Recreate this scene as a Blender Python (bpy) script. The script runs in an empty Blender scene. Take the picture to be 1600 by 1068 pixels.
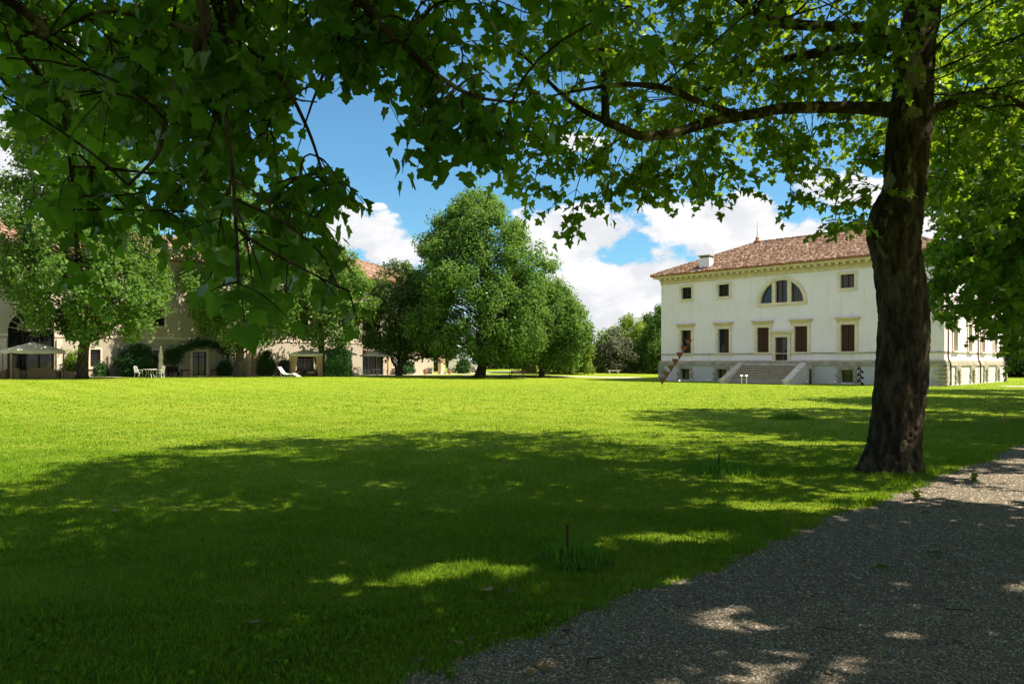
import bpy, bmesh, math, random
import numpy as np
from mathutils import Matrix, Vector

R = math.radians
sc = bpy.context.scene
col = sc.collection

# ------------------------------------------------------------------ camera
cd = bpy.data.cameras.new('camera')
cam = bpy.data.objects.new('camera', cd); col.objects.link(cam)
cd.sensor_width = 36.0; cd.lens = 25.875
cd.shift_y = 33.0 / 1600.0
cd.clip_start = 0.05; cd.clip_end = 3000
EYE = 1.8
cam.location = (0, 0, EYE); cam.rotation_euler = (R(90), 0, 0)
sc.camera = cam

# ------------------------------------------------------------------ sun and exposure
SUN = Vector((0.566, -0.08, 0.82)).normalized()
sd = bpy.data.lights.new('sun', 'SUN'); sd.energy = 4.8; sd.angle = R(0.5); sd.color = (1.0, 0.87, 0.66)
sun = bpy.data.objects.new('sun', sd); col.objects.link(sun)
sun.location = (60, -10, 90)
sun.rotation_euler = (-SUN).to_track_quat('-Z', 'Y').to_euler()
sc.view_settings.view_transform = 'Standard'; sc.view_settings.look = 'None'
sc.view_settings.exposure = 1.35; sc.view_settings.gamma = 1.0
sc.view_settings.use_curve_mapping = False
sc.cycles.use_denoising = True
sc.cycles.max_bounces = 8; sc.cycles.diffuse_bounces = 4; sc.cycles.transmission_bounces = 4
sc.cycles.transparent_max_bounces = 4; sc.cycles.sample_clamp_indirect = 6.0
sc.cycles.use_adaptive_sampling = True; sc.cycles.adaptive_threshold = 0.02

# ------------------------------------------------------------------ node helpers
class NT:
    def __init__(s, tree): s.t = tree; s.n = tree.nodes; s.l = tree.links
    def new(s, typ, **kw):
        n = s.n.new(typ)
        for k, v in kw.items(): setattr(n, k, v)
        return n
    def put(s, sock, v):
        if v is None: return
        if hasattr(v, 'is_output'): s.l.new(v, sock)
        else: sock.default_value = v
    def math(s, op, a, b=None, c=None, clamp=False):
        n = s.new('ShaderNodeMath', operation=op); n.use_clamp = clamp
        s.put(n.inputs[0], a); s.put(n.inputs[1], b); s.put(n.inputs[2], c); return n.outputs[0]
    def vmath(s, op, a, b=None):
        n = s.new('ShaderNodeVectorMath', operation=op); s.put(n.inputs[0], a); s.put(n.inputs[1], b)
        return n.outputs['Value'] if op in ('LENGTH', 'DOT_PRODUCT') else n.outputs[0]
    def mapr(s, v, a, b, c=0.0, d=1.0, smooth=True):
        n = s.new('ShaderNodeMapRange', interpolation_type='SMOOTHSTEP' if smooth else 'LINEAR')
        s.put(n.inputs[0], v)
        for i, x in enumerate((a, b, c, d)): s.put(n.inputs[i + 1], x)
        return n.outputs[0]
    def mix(s, f, a, b, mode='MIX'):
        n = s.new('ShaderNodeMix', data_type='RGBA', blend_type=mode)
        s.put(n.inputs[0], f)
        for i, v in ((6, a), (7, b)):
            if isinstance(v, tuple) and len(v) == 3: v = v + (1,)
            s.put(n.inputs[i], v)
        return n.outputs[2]
    def noise(s, vec, scale, detail=4.0, rough=0.55, dist=0.0):
        n = s.new('ShaderNodeTexNoise'); s.put(n.inputs['Vector'], vec)
        s.put(n.inputs['Scale'], scale); s.put(n.inputs['Detail'], detail); s.put(n.inputs['Roughness'], rough); s.put(n.inputs['Distortion'], dist)
        return n.outputs['Fac']
    def mapping(s, vec, loc=(0, 0, 0), rot=(0, 0, 0), scale=(1, 1, 1), typ='POINT'):
        n = s.new('ShaderNodeMapping', vector_type=typ); s.put(n.inputs[0], vec)
        n.inputs[1].default_value = loc; n.inputs[2].default_value = rot; n.inputs[3].default_value = scale
        return n.outputs[0]

# ------------------------------------------------------------------ world: clear sky with fair-weather cumulus
world = bpy.data.worlds.new('World'); sc.world = world; world.use_nodes = True
def build_world():
    w = NT(world.node_tree); w.n.clear()
    out = w.new('ShaderNodeOutputWorld'); bg = w.new('ShaderNodeBackground'); w.l.new(bg.outputs[0], out.inputs[0])
    bg.inputs[1].default_value = 0.125
    sky = w.new('ShaderNodeTexSky', sky_type='NISHITA'); sky.sun_disc = False
    sky.sun_elevation = math.asin(SUN.z); sky.sun_rotation = math.atan2(SUN.x, SUN.y)
    sky.altitude = 60; sky.air_density = 1.0; sky.dust_density = 0.6; sky.ozone_density = 2.2
    tc = w.new('ShaderNodeTexCoord'); d = tc.outputs['Generated']
    sep = w.new('ShaderNodeSeparateXYZ'); w.l.new(d, sep.inputs[0])
    x, y, z = sep.outputs
    # tangent-plane coordinates of the northern sky, where the cumulus banks stand
    ys = w.math('MAXIMUM', y, 0.08)
    comb = w.new('ShaderNodeCombineXYZ'); w.put(comb.inputs[0], w.math('DIVIDE', x, ys)); w.put(comb.inputs[1], w.math('DIVIDE', z, ys))
    g = comb.outputs[0]
    blobs = [(0.085, 0.175, 0.085, 0.045), (0.175, 0.085, 0.12, 0.075), (0.275, 0.20, 0.105, 0.045), (0.37, 0.15, 0.16, 0.06),
             (-0.175, 0.165, 0.060, 0.050), (-0.235, 0.195, 0.040, 0.050), (-0.31, 0.12, 0.10, 0.06), (-0.70, 0.26, 0.09, 0.095), (-0.355, 0.46, 0.055, 0.07),
             (-0.62, 0.44, 0.05, 0.03), (-0.19, 0.213, 0.028, 0.006), (0.06, 0.03, 0.24, 0.035), (0.47, 0.235, 0.09, 0.035), (-0.52, 0.12, 0.10, 0.06),
             (0.62, 0.2, 0.11, 0.05), (0.02, 0.62, 0.1, 0.04), (-0.95, 0.2, 0.16, 0.07), (0.95, 0.28, 0.18, 0.07), (0.08, 0.30, 0.05, 0.012)]
    m = None
    for cx, cz, rx, rz in blobs:
        ln = w.vmath('LENGTH', w.mapping(g, (cx, cz, 0), (0, 0, 0), (rx, rz, 1), 'TEXTURE'))
        m = ln if m is None else w.math('SMOOTH_MIN', m, ln, 0.35)
    front = w.math('SUBTRACT', 1.0, m)
    dz = w.mapping(d, (0, 0, 0), (0, 0, 0), (1, 1, 1.6))
    rest = w.math('SUBTRACT', w.math('MULTIPLY', w.noise(w.mapping(d, (3.1, 0.7, 0.2), (0, 0, 0), (1, 1, 2.0)), 2.2, 3.0), 6.0), 2.55)  # cloud cover outside the view, made heavier to brighten the shaded villa front
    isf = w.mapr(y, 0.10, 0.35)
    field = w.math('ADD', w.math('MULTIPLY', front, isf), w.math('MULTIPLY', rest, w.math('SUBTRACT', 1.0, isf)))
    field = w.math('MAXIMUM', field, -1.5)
    n1 = w.noise(dz, 9.0, 10.0, 0.60)
    n2 = w.noise(w.mapping(dz, (0.022, -0.004, 0.040)), 9.0, 10.0, 0.60)
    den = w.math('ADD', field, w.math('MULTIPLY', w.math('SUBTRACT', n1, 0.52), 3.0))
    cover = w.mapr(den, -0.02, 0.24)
    lit = w.mapr(w.math('SUBTRACT', n1, n2), -0.07, 0.11)
    thick = w.mapr(den, 0.5, 2.2)
    shade = w.math('MULTIPLY', w.math('SUBTRACT', 1.0, lit), w.mapr(thick, 0.0, 1.0, 0.35, 1.0))
    ccol = w.mix(shade, (3.15, 3.15, 3.2), (1.6, 1.75, 2.05))
    # a whitish veil of distant cloud low over the horizon
    veil = w.mapr(z, 0.0, 0.14, 0.75, 0.0)
    base = w.mix(veil, w.mix(1.0, sky.outputs[0], (0.31, 0.50, 0.54), 'MULTIPLY'), (2.9, 3.25, 3.7))
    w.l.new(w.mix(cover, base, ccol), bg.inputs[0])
build_world()

# ------------------------------------------------------------------ materials
MATS = {}
def mat(name, fn):
    if name in MATS: return MATS[name]
    m = bpy.data.materials.new(name); m.use_nodes = True
    t = NT(m.node_tree); t.n.clear(); out = t.new('ShaderNodeOutputMaterial')
    t.out = out; fn(t); MATS[name] = m; return m
def principled(t, color, rough=0.7, spec=0.3, bump=None, bstr=0.3, bdist=0.02, metal=0.0):
    p = t.new('ShaderNodeBsdfPrincipled')
    if isinstance(color, tuple) and len(color) == 3: color = color + (1,)
    t.put(p.inputs['Base Color'], color); t.put(p.inputs['Roughness'], rough)
    p.inputs['Specular IOR Level'].default_value = spec; p.inputs['Metallic'].default_value = metal
    if bump is not None:
        b = t.new('ShaderNodeBump'); b.inputs['Strength'].default_value = bstr; b.inputs['Distance'].default_value = bdist
        t.put(b.inputs['Height'], bump); t.l.new(b.outputs[0], p.inputs['Normal'])
    t.l.new(p.outputs[0], t.out.inputs[0]); return p
def objc(t): return t.new('ShaderNodeTexCoord').outputs['Object']
def rnd_island(t): return t.new('ShaderNodeNewGeometry').outputs['Random Per Island']

def simple(name, c1, c2=None, scale=3.0, rough=0.75, spec=0.25, bstr=0.2, bdist=0.01, bscale=None, metal=0.0):
    def fn(t):
        o = objc(t); n = t.noise(o, scale, 6.0, 0.6)
        c = t.mix(t.mapr(n, 0.35, 0.65), c1, c2 or tuple(v * 0.8 for v in c1))
        principled(t, c, rough, spec, t.noise(o, bscale or scale * 8, 5.0), bstr, bdist, metal)
    return mat(name, fn)

def plaster(name, c1, c2, stain, low=None):
    def fn(t):
        o = objc(t)
        big = t.noise(o, 0.35, 5.0, 0.6)
        c = t.mix(t.mapr(big, 0.35, 0.68), c1, c2)
        streak = t.noise(t.mapping(o, (0, 0, 0), (0, 0, 0), (1.6, 1.6, 0.16)), 1.5, 6.0, 0.65)
        c = t.mix(t.mapr(streak, 0.50, 0.76, 0.0, 0.48), c, stain)
        fine = t.noise(o, 6.0, 6.0, 0.7)
        c = t.mix(t.mapr(fine, 0.5, 0.8, 0.0, 0.25), c, stain)
        principled(t, c, 0.9, 0.15, t.noise(o, 14.0, 5.0), 0.25, 0.01)
    return mat(name, fn)
plaster('plaster_white', (0.82, 0.73, 0.88), (0.76, 0.69, 0.83), (0.50, 0.46, 0.52))
plaster('plaster_plinth', (0.52, 0.51, 0.54), (0.47, 0.46, 0.49), (0.34, 0.34, 0.35))
plaster('plaster_ochre', (0.43, 0.39, 0.335), (0.37, 0.335, 0.285), (0.24, 0.22, 0.185))
simple('stone_beige', (0.68, 0.54, 0.43), (0.54, 0.43, 0.345), 2.0, 0.85)
simple('stone_cream', (0.74, 0.62, 0.53), (0.60, 0.505, 0.435), 2.0, 0.85)
simple('stone_grey', (0.42, 0.38, 0.32), (0.26, 0.24, 0.21), 1.2, 0.9, 0.2, 0.4, 0.02)
simple('stone_step', (0.56, 0.48, 0.40), (0.42, 0.36, 0.31), 2.2, 0.9, 0.2, 0.3, 0.02)
simple('stone_riser', (0.20, 0.17, 0.14), (0.14, 0.12, 0.10), 2.2, 0.9)  # darkened step stone: riser shade put into the colour so step lines show
simple('stone_pale', (0.62, 0.58, 0.54), (0.50, 0.46, 0.42), 2.0, 0.85)
def rubble(t):
    o = objc(t); r = t.new('ShaderNodeObjectInfo').outputs['Random']
    c = t.mix(r, (0.50, 0.42, 0.32), (0.34, 0.31, 0.26))
    c = t.mix(t.mapr(t.noise(o, 4.0, 6.0, 0.65), 0.4, 0.7), c, (0.26, 0.24, 0.20))
    principled(t, c, 0.92, 0.15, t.noise(o, 9.0, 6.0, 0.65), 0.8, 0.05)
mat('stone_rubble', rubble)
def tiles(t):
    r = rnd_island(t); o = objc(t)
    ramp = t.new('ShaderNodeValToRGB'); t.l.new(r, ramp.inputs[0])
    e = ramp.color_ramp.elements; e[0].position = 0; e[0].color = (0.12, 0.065, 0.045, 1); e[1].position = 1; e[1].color = (0.44, 0.32, 0.25, 1)
    for p, c in ((0.3, (0.185, 0.108, 0.078, 1)), (0.6, (0.245, 0.152, 0.110, 1)), (0.85, (0.31, 0.215, 0.165, 1))):
        k = e.new(p); k.color = c
    c = t.mix(t.mapr(t.noise(o, 1.1, 6.0, 0.65), 0.45, 0.75, 0.0, 0.55), ramp.outputs[0], (0.13, 0.10, 0.08))
    principled(t, c, 0.9, 0.15, t.noise(o, 18.0, 4.0), 0.3, 0.01)
mat('roof_tile', tiles)
simple('wood_brown', (0.060, 0.026, 0.016), (0.040, 0.018, 0.012), 6.0, 0.7)
simple('wood_dark', (0.035, 0.022, 0.014), (0.02, 0.014, 0.01), 6.0, 0.75)
simple('wood_teak', (0.36, 0.23, 0.11), (0.26, 0.16, 0.08), 6.0, 0.65)
simple('corten', (0.115, 0.042, 0.022), (0.065, 0.026, 0.016), 3.0, 0.85, 0.2, 0.3)
simple('black_metal', (0.015, 0.015, 0.016), (0.022, 0.02, 0.02), 5.0, 0.5)
simple('white_paint', (0.78, 0.78, 0.75), (0.70, 0.70, 0.68), 4.0, 0.5)
simple('canvas', (0.62, 0.56, 0.46), (0.55, 0.50, 0.41), 2.0, 0.9)
simple('canvas_grey', (0.50, 0.50, 0.50), (0.42, 0.42, 0.43), 2.0, 0.9)
simple('curtain', (0.62, 0.46, 0.30), (0.52, 0.38, 0.25), 2.0, 0.9)
simple('terracotta', (0.40, 0.17, 0.09), (0.30, 0.13, 0.07), 4.0, 0.85)
simple('copper_pipe', (0.10, 0.055, 0.035), (0.07, 0.04, 0.03), 4.0, 0.6)
simple('cushion', (0.55, 0.50, 0.42), (0.48, 0.43, 0.36), 4.0, 0.9)
def wicker(t):
    o = objc(t)
    w1 = t.new('ShaderNodeTexWave'); w1.inputs['Scale'].default_value = 14; t.l.new(o, w1.inputs[0]); w1.inputs['Distortion'].default_value = 2.0
    w2 = t.new('ShaderNodeTexWave', bands_direction='Z'); w2.inputs['Scale'].default_value = 14; t.l.new(o, w2.inputs[0])
    f = t.math('MULTIPLY', w1.outputs[1], w2.outputs[1])
    principled(t, t.mix(f, (0.085, 0.055, 0.032), (0.19, 0.13, 0.08)), 0.75, 0.3, f, 0.6, 0.02)
mat('wicker', wicker)
def glass(t):
    o = objc(t)
    principled(t, (0.012, 0.014, 0.014), 0.06, 0.5, t.noise(o, 1.3, 2.0), 0.05, 0.02)
mat('glass_dark', glass)
def brick(t):
    o = objc(t); b = t.new('ShaderNodeTexBrick'); t.l.new(t.mapping(o, rot=(R(90), 0, 0)), b.inputs[0])
    b.inputs['Color1'].default_value = (0.30, 0.115, 0.07, 1); b.inputs['Color2'].default_value = (0.22, 0.085, 0.055, 1); b.inputs['Mortar'].default_value = (0.30, 0.26, 0.21, 1)
    b.inputs['Scale'].default_value = 4.0
    principled(t, b.outputs[0], 0.9, 0.15, t.noise(o, 12.0), 0.4, 0.01)
mat('brick_red', brick)

def leafmat(name, dark, light, trans, tw=0.45, gloss=0.10, rough=0.42):
    def fn(t):
        r = rnd_island(t)
        ob = t.new('ShaderNodeObjectInfo').outputs['Random']
        k = t.math('FRACT', t.math('ADD', r, ob))
        c = t.mix(k, dark, light)
        tr = t.mix(k, tuple(v * 0.75 for v in trans), trans)
        d = t.new('ShaderNodeBsdfDiffuse'); t.put(d.inputs[0], c)
        s = t.new('ShaderNodeBsdfTranslucent'); t.put(s.inputs[0], tr)
        m1 = t.new('ShaderNodeMixShader'); m1.inputs[0].default_value = tw
        t.l.new(d.outputs[0], m1.inputs[1]); t.l.new(s.outputs[0], m1.inputs[2])
        gl = t.new('ShaderNodeBsdfGlossy'); gl.inputs['Roughness'].default_value = rough; gl.inputs[0].default_value = (0.9, 0.95, 1, 1)
        lw = t.new('ShaderNodeLayerWeight'); lw.inputs[0].default_value = 0.25
        m2 = t.new('ShaderNodeMixShader'); t.put(m2.inputs[0], t.math('MULTIPLY', lw.outputs['Fresnel'], gloss * 4, clamp=True))
        t.l.new(m1.outputs[0], m2.inputs[1]); t.l.new(gl.outputs[0], m2.inputs[2])
        t.l.new(m2.outputs[0], t.out.inputs[0])
    return mat(name, fn)
leafmat('leaf_near', (0.024, 0.085, 0.012), (0.075, 0.180, 0.022), (0.24, 0.46, 0.020), 0.55, 0.035, 0.5)
leafmat('leaf_plane', (0.024, 0.080, 0.010), (0.075, 0.165, 0.018), (0.32, 0.50, 0.020), 0.56, 0.035, 0.5)
leafmat('leaf_mid', (0.040, 0.108, 0.020), (0.128, 0.228, 0.045), (0.21, 0.37, 0.04), 0.45, 0.03, 0.6)
leafmat('leaf_deep', (0.040, 0.085, 0.020), (0.090, 0.155, 0.034), (0.15, 0.24, 0.025), 0.4, 0.035, 0.6)
leafmat('leaf_bright', (0.080, 0.155, 0.020), (0.190, 0.275, 0.040), (0.31, 0.44, 0.03), 0.45, 0.025, 0.6)
leafmat('leaf_olive', (0.080, 0.100, 0.050), (0.150, 0.170, 0.095), (0.12, 0.15, 0.05), 0.25, 0.08)
leafmat('leaf_hedge', (0.014, 0.055, 0.010), (0.035, 0.110, 0.018), (0.06, 0.15, 0.01), 0.25, 0.10)
leafmat('grass_blade', (0.052, 0.150, 0.008), (0.160, 0.285, 0.014), (0.27, 0.43, 0.014), 0.40, 0.03, 0.55)
leafmat('dead_leaf', (0.10, 0.065, 0.035), (0.30, 0.235, 0.15), (0.2, 0.15, 0.08), 0.2, 0.03, 0.6)

def lawnmat(t):
    o = objc(t)
    big = t.noise(o, 0.12, 5.0, 0.6); med = t.noise(o, 0.9, 6.0, 0.65); fine = t.noise(o, 22.0, 6.0, 0.75)
    c = t.mix(t.mapr(big, 0.35, 0.68), (0.195, 0.285, 0.016), (0.260, 0.325, 0.026))
    c = t.mix(t.mapr(med, 0.50, 0.72, 0.0, 0.7), c, (0.305, 0.350, 0.045))
    st = t.new('ShaderNodeTexWave'); st.inputs['Scale'].default_value = 0.125; st.inputs['Distortion'].default_value = 0.8; st.inputs['Detail'].default_value = 2.0
    t.l.new(t.mapping(o, rot=(0, 0, R(-45.6))), st.inputs[0])
    c = t.mix(t.mapr(st.outputs[1], 0.25, 0.75, 0.0, 0.5), c, (0.290, 0.370, 0.045))
    c = t.mix(t.mapr(fine, 0.35, 0.65, 0.5, 0.0), c, (0.070, 0.125, 0.006))
    c = t.mix(t.mapr(t.noise(o, 4.5, 5.0, 0.7), 0.30, 0.55, 0.45, 0.0), c, (0.090, 0.160, 0.008))
    principled(t, c, 0.95, 0.05, t.math('ADD', t.noise(o, 55.0, 4.0, 0.7), fine), 0.9, 0.04)
mat('lawn', lawnmat)
def gravelmat(t):
    o = objc(t)
    v = t.new('ShaderNodeTexVoronoi'); v.inputs['Scale'].default_value = 52.0; t.l.new(o, v.inputs[0])
    sepc = t.new('ShaderNodeSeparateColor'); t.l.new(v.outputs['Color'], sepc.inputs[0])
    c = t.mix(sepc.outputs[0], (0.15, 0.13, 0.10), (0.36, 0.31, 0.25))
    c = t.mix(t.mapr(t.noise(o, 1.3, 5.0, 0.6), 0.45, 0.75, 0.0, 0.6), c, (0.17, 0.14, 0.10))
    c = t.mix(t.mapr(v.outputs['Distance'], 0.3, 0.75, 0.0, 0.75), c, (0.07, 0.06, 0.05))
    h = t.math('SUBTRACT', 1.0, v.outputs['Distance'])
    principled(t, c, 0.92, 0.15, t.math('ADD', h, t.noise(o, 130.0, 3.0)), 1.0, 0.02)
mat('gravel', gravelmat)
def pebmat(t):
    r = rnd_island(t)
    ramp = t.new('ShaderNodeValToRGB'); t.l.new(r, ramp.inputs[0])
    e = ramp.color_ramp.elements; e[0].color = (0.11, 0.10, 0.088, 1); e[1].color = (0.54, 0.49, 0.43, 1)
    k = e.new(0.5); k.color = (0.225, 0.205, 0.178, 1); k = e.new(0.8); k.color = (0.35, 0.315, 0.272, 1)
    principled(t, ramp.outputs[0], 0.85, 0.2)
mat('pebble', pebmat)
simple('gravel_far', (0.50, 0.46, 0.38), (0.42, 0.38, 0.31), 1.5, 0.95, 0.1)
def bark(name, dark, mid, pale, amount):
    def fn(t):
        o = objc(t)
        v = t.noise(t.mapping(o, (0, 0, 0), (0, 0, 0), (1, 1, 0.28)), 9.0, 8.0, 0.68)
        c = t.mix(t.mapr(v, 0.40, 0.62), dark, mid)
        ln = t.noise(o, 2.6, 6.0, 0.7)
        c = t.mix(t.mapr(ln, 0.58, 0.72, 0.0, 0.45), c, (0.060, 0.075, 0.026))
        sep = t.new('ShaderNodeSeparateXYZ'); t.l.new(o, sep.inputs[0])
        pn = t.noise(t.mapping(o, (2, 5, 1), (0, 0, 0), (1, 1, 0.55)), 2.4, 5.0, 0.62)
        pm = t.math('MULTIPLY', t.mapr(pn, 0.57, 0.61), t.mapr(sep.outputs[2], 2.2, 5.2, 0.0, amount))
        c = t.mix(pm, c, pale)
        h = t.math('ADD', t.math('MULTIPLY', v, t.mapr(pm, 0.0, 1.0, 1.0, 0.25)), t.math('MULTIPLY', t.noise(o, 28.0, 5.0, 0.7), 0.4))
        principled(t, c, 0.92, 0.15, h, 1.0, 0.06)
    return mat(name, fn)
bark('bark_plane', (0.020, 0.016, 0.010), (0.080, 0.064, 0.042), (0.26, 0.235, 0.165), 0.8)
bark('bark_grey', (0.055, 0.045, 0.035), (0.13, 0.11, 0.085), (0.24, 0.21, 0.14), 0.5)
M = MATS

# ------------------------------------------------------------------ mesh helpers
def tag(o, label=None, cat=None, group=None, kind=None):
    if label: o['label'] = label
    if cat: o['category'] = cat
    if group: o['group'] = group
    if kind: o['kind'] = kind
    return o
def link(name, me, material, parent=None, loc=None):
    o = bpy.data.objects.new(name, me); col.objects.link(o)
    if material is not None and not me.materials: me.materials.append(M[material])
    if parent is not None: o.parent = parent
    if loc is not None: o.location = loc
    return o
def empty(name, loc, rz=0.0, label=None, cat=None, group=None):
    o = bpy.data.objects.new(name, None); col.objects.link(o)
    o.location = loc; o.rotation_euler = (0, 0, rz); o.empty_display_size = 0.3
    return tag(o, label, cat, group)
def np_mesh(name, V, F, smooth=False):
    V = np.ascontiguousarray(V, dtype=np.float32); F = np.ascontiguousarray(F, dtype=np.int32); k = F.shape[1]
    me = bpy.data.meshes.new(name)
    me.vertices.add(len(V)); me.vertices.foreach_set('co', V.ravel())
    me.loops.add(F.size); me.loops.foreach_set('vertex_index', F.ravel())
    me.polygons.add(len(F)); me.polygons.foreach_set('loop_start', np.arange(0, F.size, k, dtype=np.int32))
    me.polygons.foreach_set('loop_total', np.full(len(F), k, dtype=np.int32))
    if smooth: me.polygons.foreach_set('use_smooth', np.ones(len(F), dtype=bool))
    me.update(calc_edges=True); return me

class MB:
    def __init__(s): s.v = []; s.f = []
    def add(s, vs, fs):
        n = len(s.v); s.v += [tuple(p) for p in vs]; s.f += [tuple(n + i for i in f) for f in fs]; return s
    def box(s, x0, x1, y0, y1, z0, z1):
        return s.add([(x0, y0, z0), (x1, y0, z0), (x1, y1, z0), (x0, y1, z0), (x0, y0, z1), (x1, y0, z1), (x1, y1, z1), (x0, y1, z1)],
                     [(0, 3, 2, 1), (4, 5, 6, 7), (0, 1, 5, 4), (1, 2, 6, 5), (2, 3, 7, 6), (3, 0, 4, 7)])
    def bar(s, a, b, w, h):            # a square-section bar between two points
        a = Vector(a); b = Vector(b); d = (b - a).normalized()
        u = d.cross(Vector((0, 0, 1)))
        u = Vector((1, 0, 0)) if u.length < 1e-4 else u.normalized()
        v = u.cross(d); P = []
        for c in (a, b):
            for i, j in ((-1, -1), (1, -1), (1, 1), (-1, 1)): P.append(c + u * i * w / 2 + v * j * h / 2)
        return s.add(P, [(3, 2, 1, 0), (4, 5, 6, 7), (0, 1, 5, 4), (1, 2, 6, 5), (2, 3, 7, 6), (3, 0, 4, 7)])
    def prism(s, poly, f0, f1):        # poly of 2D points, f0/f1 map (u,v) to 3D at the two ends
        n = len(poly)
        return s.add([f0(*p) for p in poly] + [f1(*p) for p in poly],
                     [tuple(range(n - 1, -1, -1)), tuple(range(n, 2 * n))] + [(i, (i + 1) % n, n + (i + 1) % n, n + i) for i in range(n)])
    def tube(s, pts, rads, seg=8, cap=True):
        pts = [Vector(p) for p in pts]; n = len(s.v); prev = None
        for i, p in enumerate(pts):
            d = (pts[min(i + 1, len(pts) - 1)] - pts[max(i - 1, 0)]).normalized()
            if prev is None:
                u = d.cross(Vector((0, 1, 0)))
                if u.length < 0.1: u = d.cross(Vector((1, 0, 0)))
            else: u = prev - d * prev.dot(d)
            u.normalize(); prev = u; w = d.cross(u)
            r = rads[i] if hasattr(rads, '__len__') else rads
            for k in range(seg):
                a = 2 * math.pi * k / seg; s.v.append(tuple(p + u * (r * math.cos(a)) + w * (r * math.sin(a))))
        for i in range(len(pts) - 1):
            for k in range(seg):
                a = n + i * seg + k; b = n + i * seg + (k + 1) % seg; s.f.append((a, b, b + seg, a + seg))
        if cap:
            s.f.append(tuple(n + k for k in range(seg - 1, -1, -1))); m = n + (len(pts) - 1) * seg
            s.f.append(tuple(m + k for k in range(seg)))
        return s
    def lathe(s, prof, seg=16, c=(0, 0)):
        n = len(s.v)
        for r, z in prof:
            for k in range(seg):
                a = 2 * math.pi * k / seg; s.v.append((c[0] + r * math.cos(a), c[1] + r * math.sin(a), z))
        for i in range(len(prof) - 1):
            for k in range(seg):
                a = n + i * seg + k; b = n + i * seg + (k + 1) % seg; s.f.append((a, b, b + seg, a + seg))
        s.f.append(tuple(n + k for k in range(seg - 1, -1, -1))); m = n + (len(prof) - 1) * seg; s.f.append(tuple(m + k for k in range(seg)))
        return s
    def mesh(s, name, smooth=False):
        me = bpy.data.meshes.new(name); me.from_pydata(s.v, [], s.f); me.update()
        if smooth: me.polygons.foreach_set('use_smooth', np.ones(len(me.polygons), dtype=bool))
        return me
    def build(s, name, material, parent=None, smooth=False, loc=None):
        return link(name, s.mesh(name, smooth), material, parent, loc)
def bx(name, material, parent, *a): return MB().box(*a).build(name, material, parent)

def sstep(a, b, x):
    t = np.clip((x - a) / (b - a), 0, 1); return t * t * (3 - 2 * t)
def gz(x, y):
    """height of the ground"""
    x = np.asarray(x, float); y = np.asarray(y, float)
    q = -0.714 * x + 0.70 * y; s = 0.70 * (x + 43.1) + 0.714 * (y - 62)
    return sstep(40, 64, q) * (0.60 - 0.32 * np.clip(s / 50, 0, 1)) + 0.5 * sstep(80, 120, y) * sstep(-20, 0, x)
def G(x, y): return float(gz(x, y))
TX, TY = 0.70, 0.714                      # direction of the avenue
def wob(s): return 0.05 * np.sin(1.3 * s) + 0.045 * np.sin(3.1 * s + 1) + 0.035 * np.sin(8.3 * s + 2) + 0.03 * np.sin(17 * s)
def epath(x, y):
    s = TX * (x + 0.57) + TY * (y - 4.1)
    return (x + 0.57) * 0.714 - 0.70 * (y - 4.1) + wob(s)     # > 0 on the gravel

# ------------------------------------------------------------------ ground
def grid_axis(lo, hi, dense_lo, dense_hi, step, big):
    a = list(np.arange(dense_lo, dense_hi + 1e-6, step)); v = dense_lo; st = step
    while v > lo: st = min(st * 1.35, big); v -= st; a.insert(0, v)
    v = dense_hi; st = step
    while v < hi: st = min(st * 1.35, big); v += st; a.append(v)
    return np.array(a)
def sheet(name, xs, ys, material, dz=0.0, hf=gz):
    X, Y = np.meshgrid(xs, ys); V = np.stack([X, Y, hf(X, Y) + dz], -1).reshape(-1, 3)
    nx = len(xs); i = np.arange(len(ys) - 1)[:, None] * nx + np.arange(nx - 1)[None, :]
    F = np.stack([i, i + 1, i + 1 + nx, i + nx], -1).reshape(-1, 4)
    return link(name, np_mesh(name, V, F, True), material)
tag(sheet('lawn', grid_axis(-900, 900, -60, 60, 1.5, 120), grid_axis(-300, 1500, -8, 125, 1.5, 120), 'lawn'), kind='structure')

def strip(name, ss, es, fn, material, dz):
    S, E_ = np.meshgrid(ss, es); P = fn(S, E_); V = np.stack([P[0], P[1], gz(P[0], P[1]) + dz], -1).reshape(-1, 3)
    n = len(ss); i = np.arange(len(es) - 1)[:, None] * n + np.arange(n - 1)[None, :]
    F = np.stack([i, i + n, i + n + 1, i + 1], -1).reshape(-1, 4)[:, ::-1]
    return tag(link(name, np_mesh(name, V, F, True), material), kind='structure')
def avenue(S, E_):
    e = np.where(E_ < 0.01, -wob(S), E_)
    return -0.57 + TX * S + 0.714 * e, 4.1 + TY * S - 0.70 * e
strip('gravel_path', np.concatenate([np.arange(-14, 30, 0.12), np.arange(30, 130, 2.0)]), np.array([0, 0.4, 1.2, 2.6, 4.2, 5.4]), avenue, 'gravel', 0.012)
def terrace(S, E_): return -43.1 + TX * S + 0.714 * E_, 62 + TY * S - 0.70 * E_
strip('terrace_paving', np.arange(-22, 64, 1.5), np.array([-0.2, 2, 4.4]), terrace, 'gravel_far', 0.02)
def farpath(S, E_):
    x = -6 + S; return x, 88.5 - 0.32 * np.clip(x, 0, 40) * 0.55 - E_ * 1.0 + 0 * S
strip('side_path', np.arange(0, 22, 1.0), np.array([0, 3.2]), farpath, 'gravel_far', 0.02)
def villapath(S, E_): return 37.5 + S, 57.0 + 0.28 * S - E_
strip('villa_path', np.arange(0, 30, 1.5), np.array([0, 1.6]), villapath, 'gravel_far', 0.02)

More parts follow.
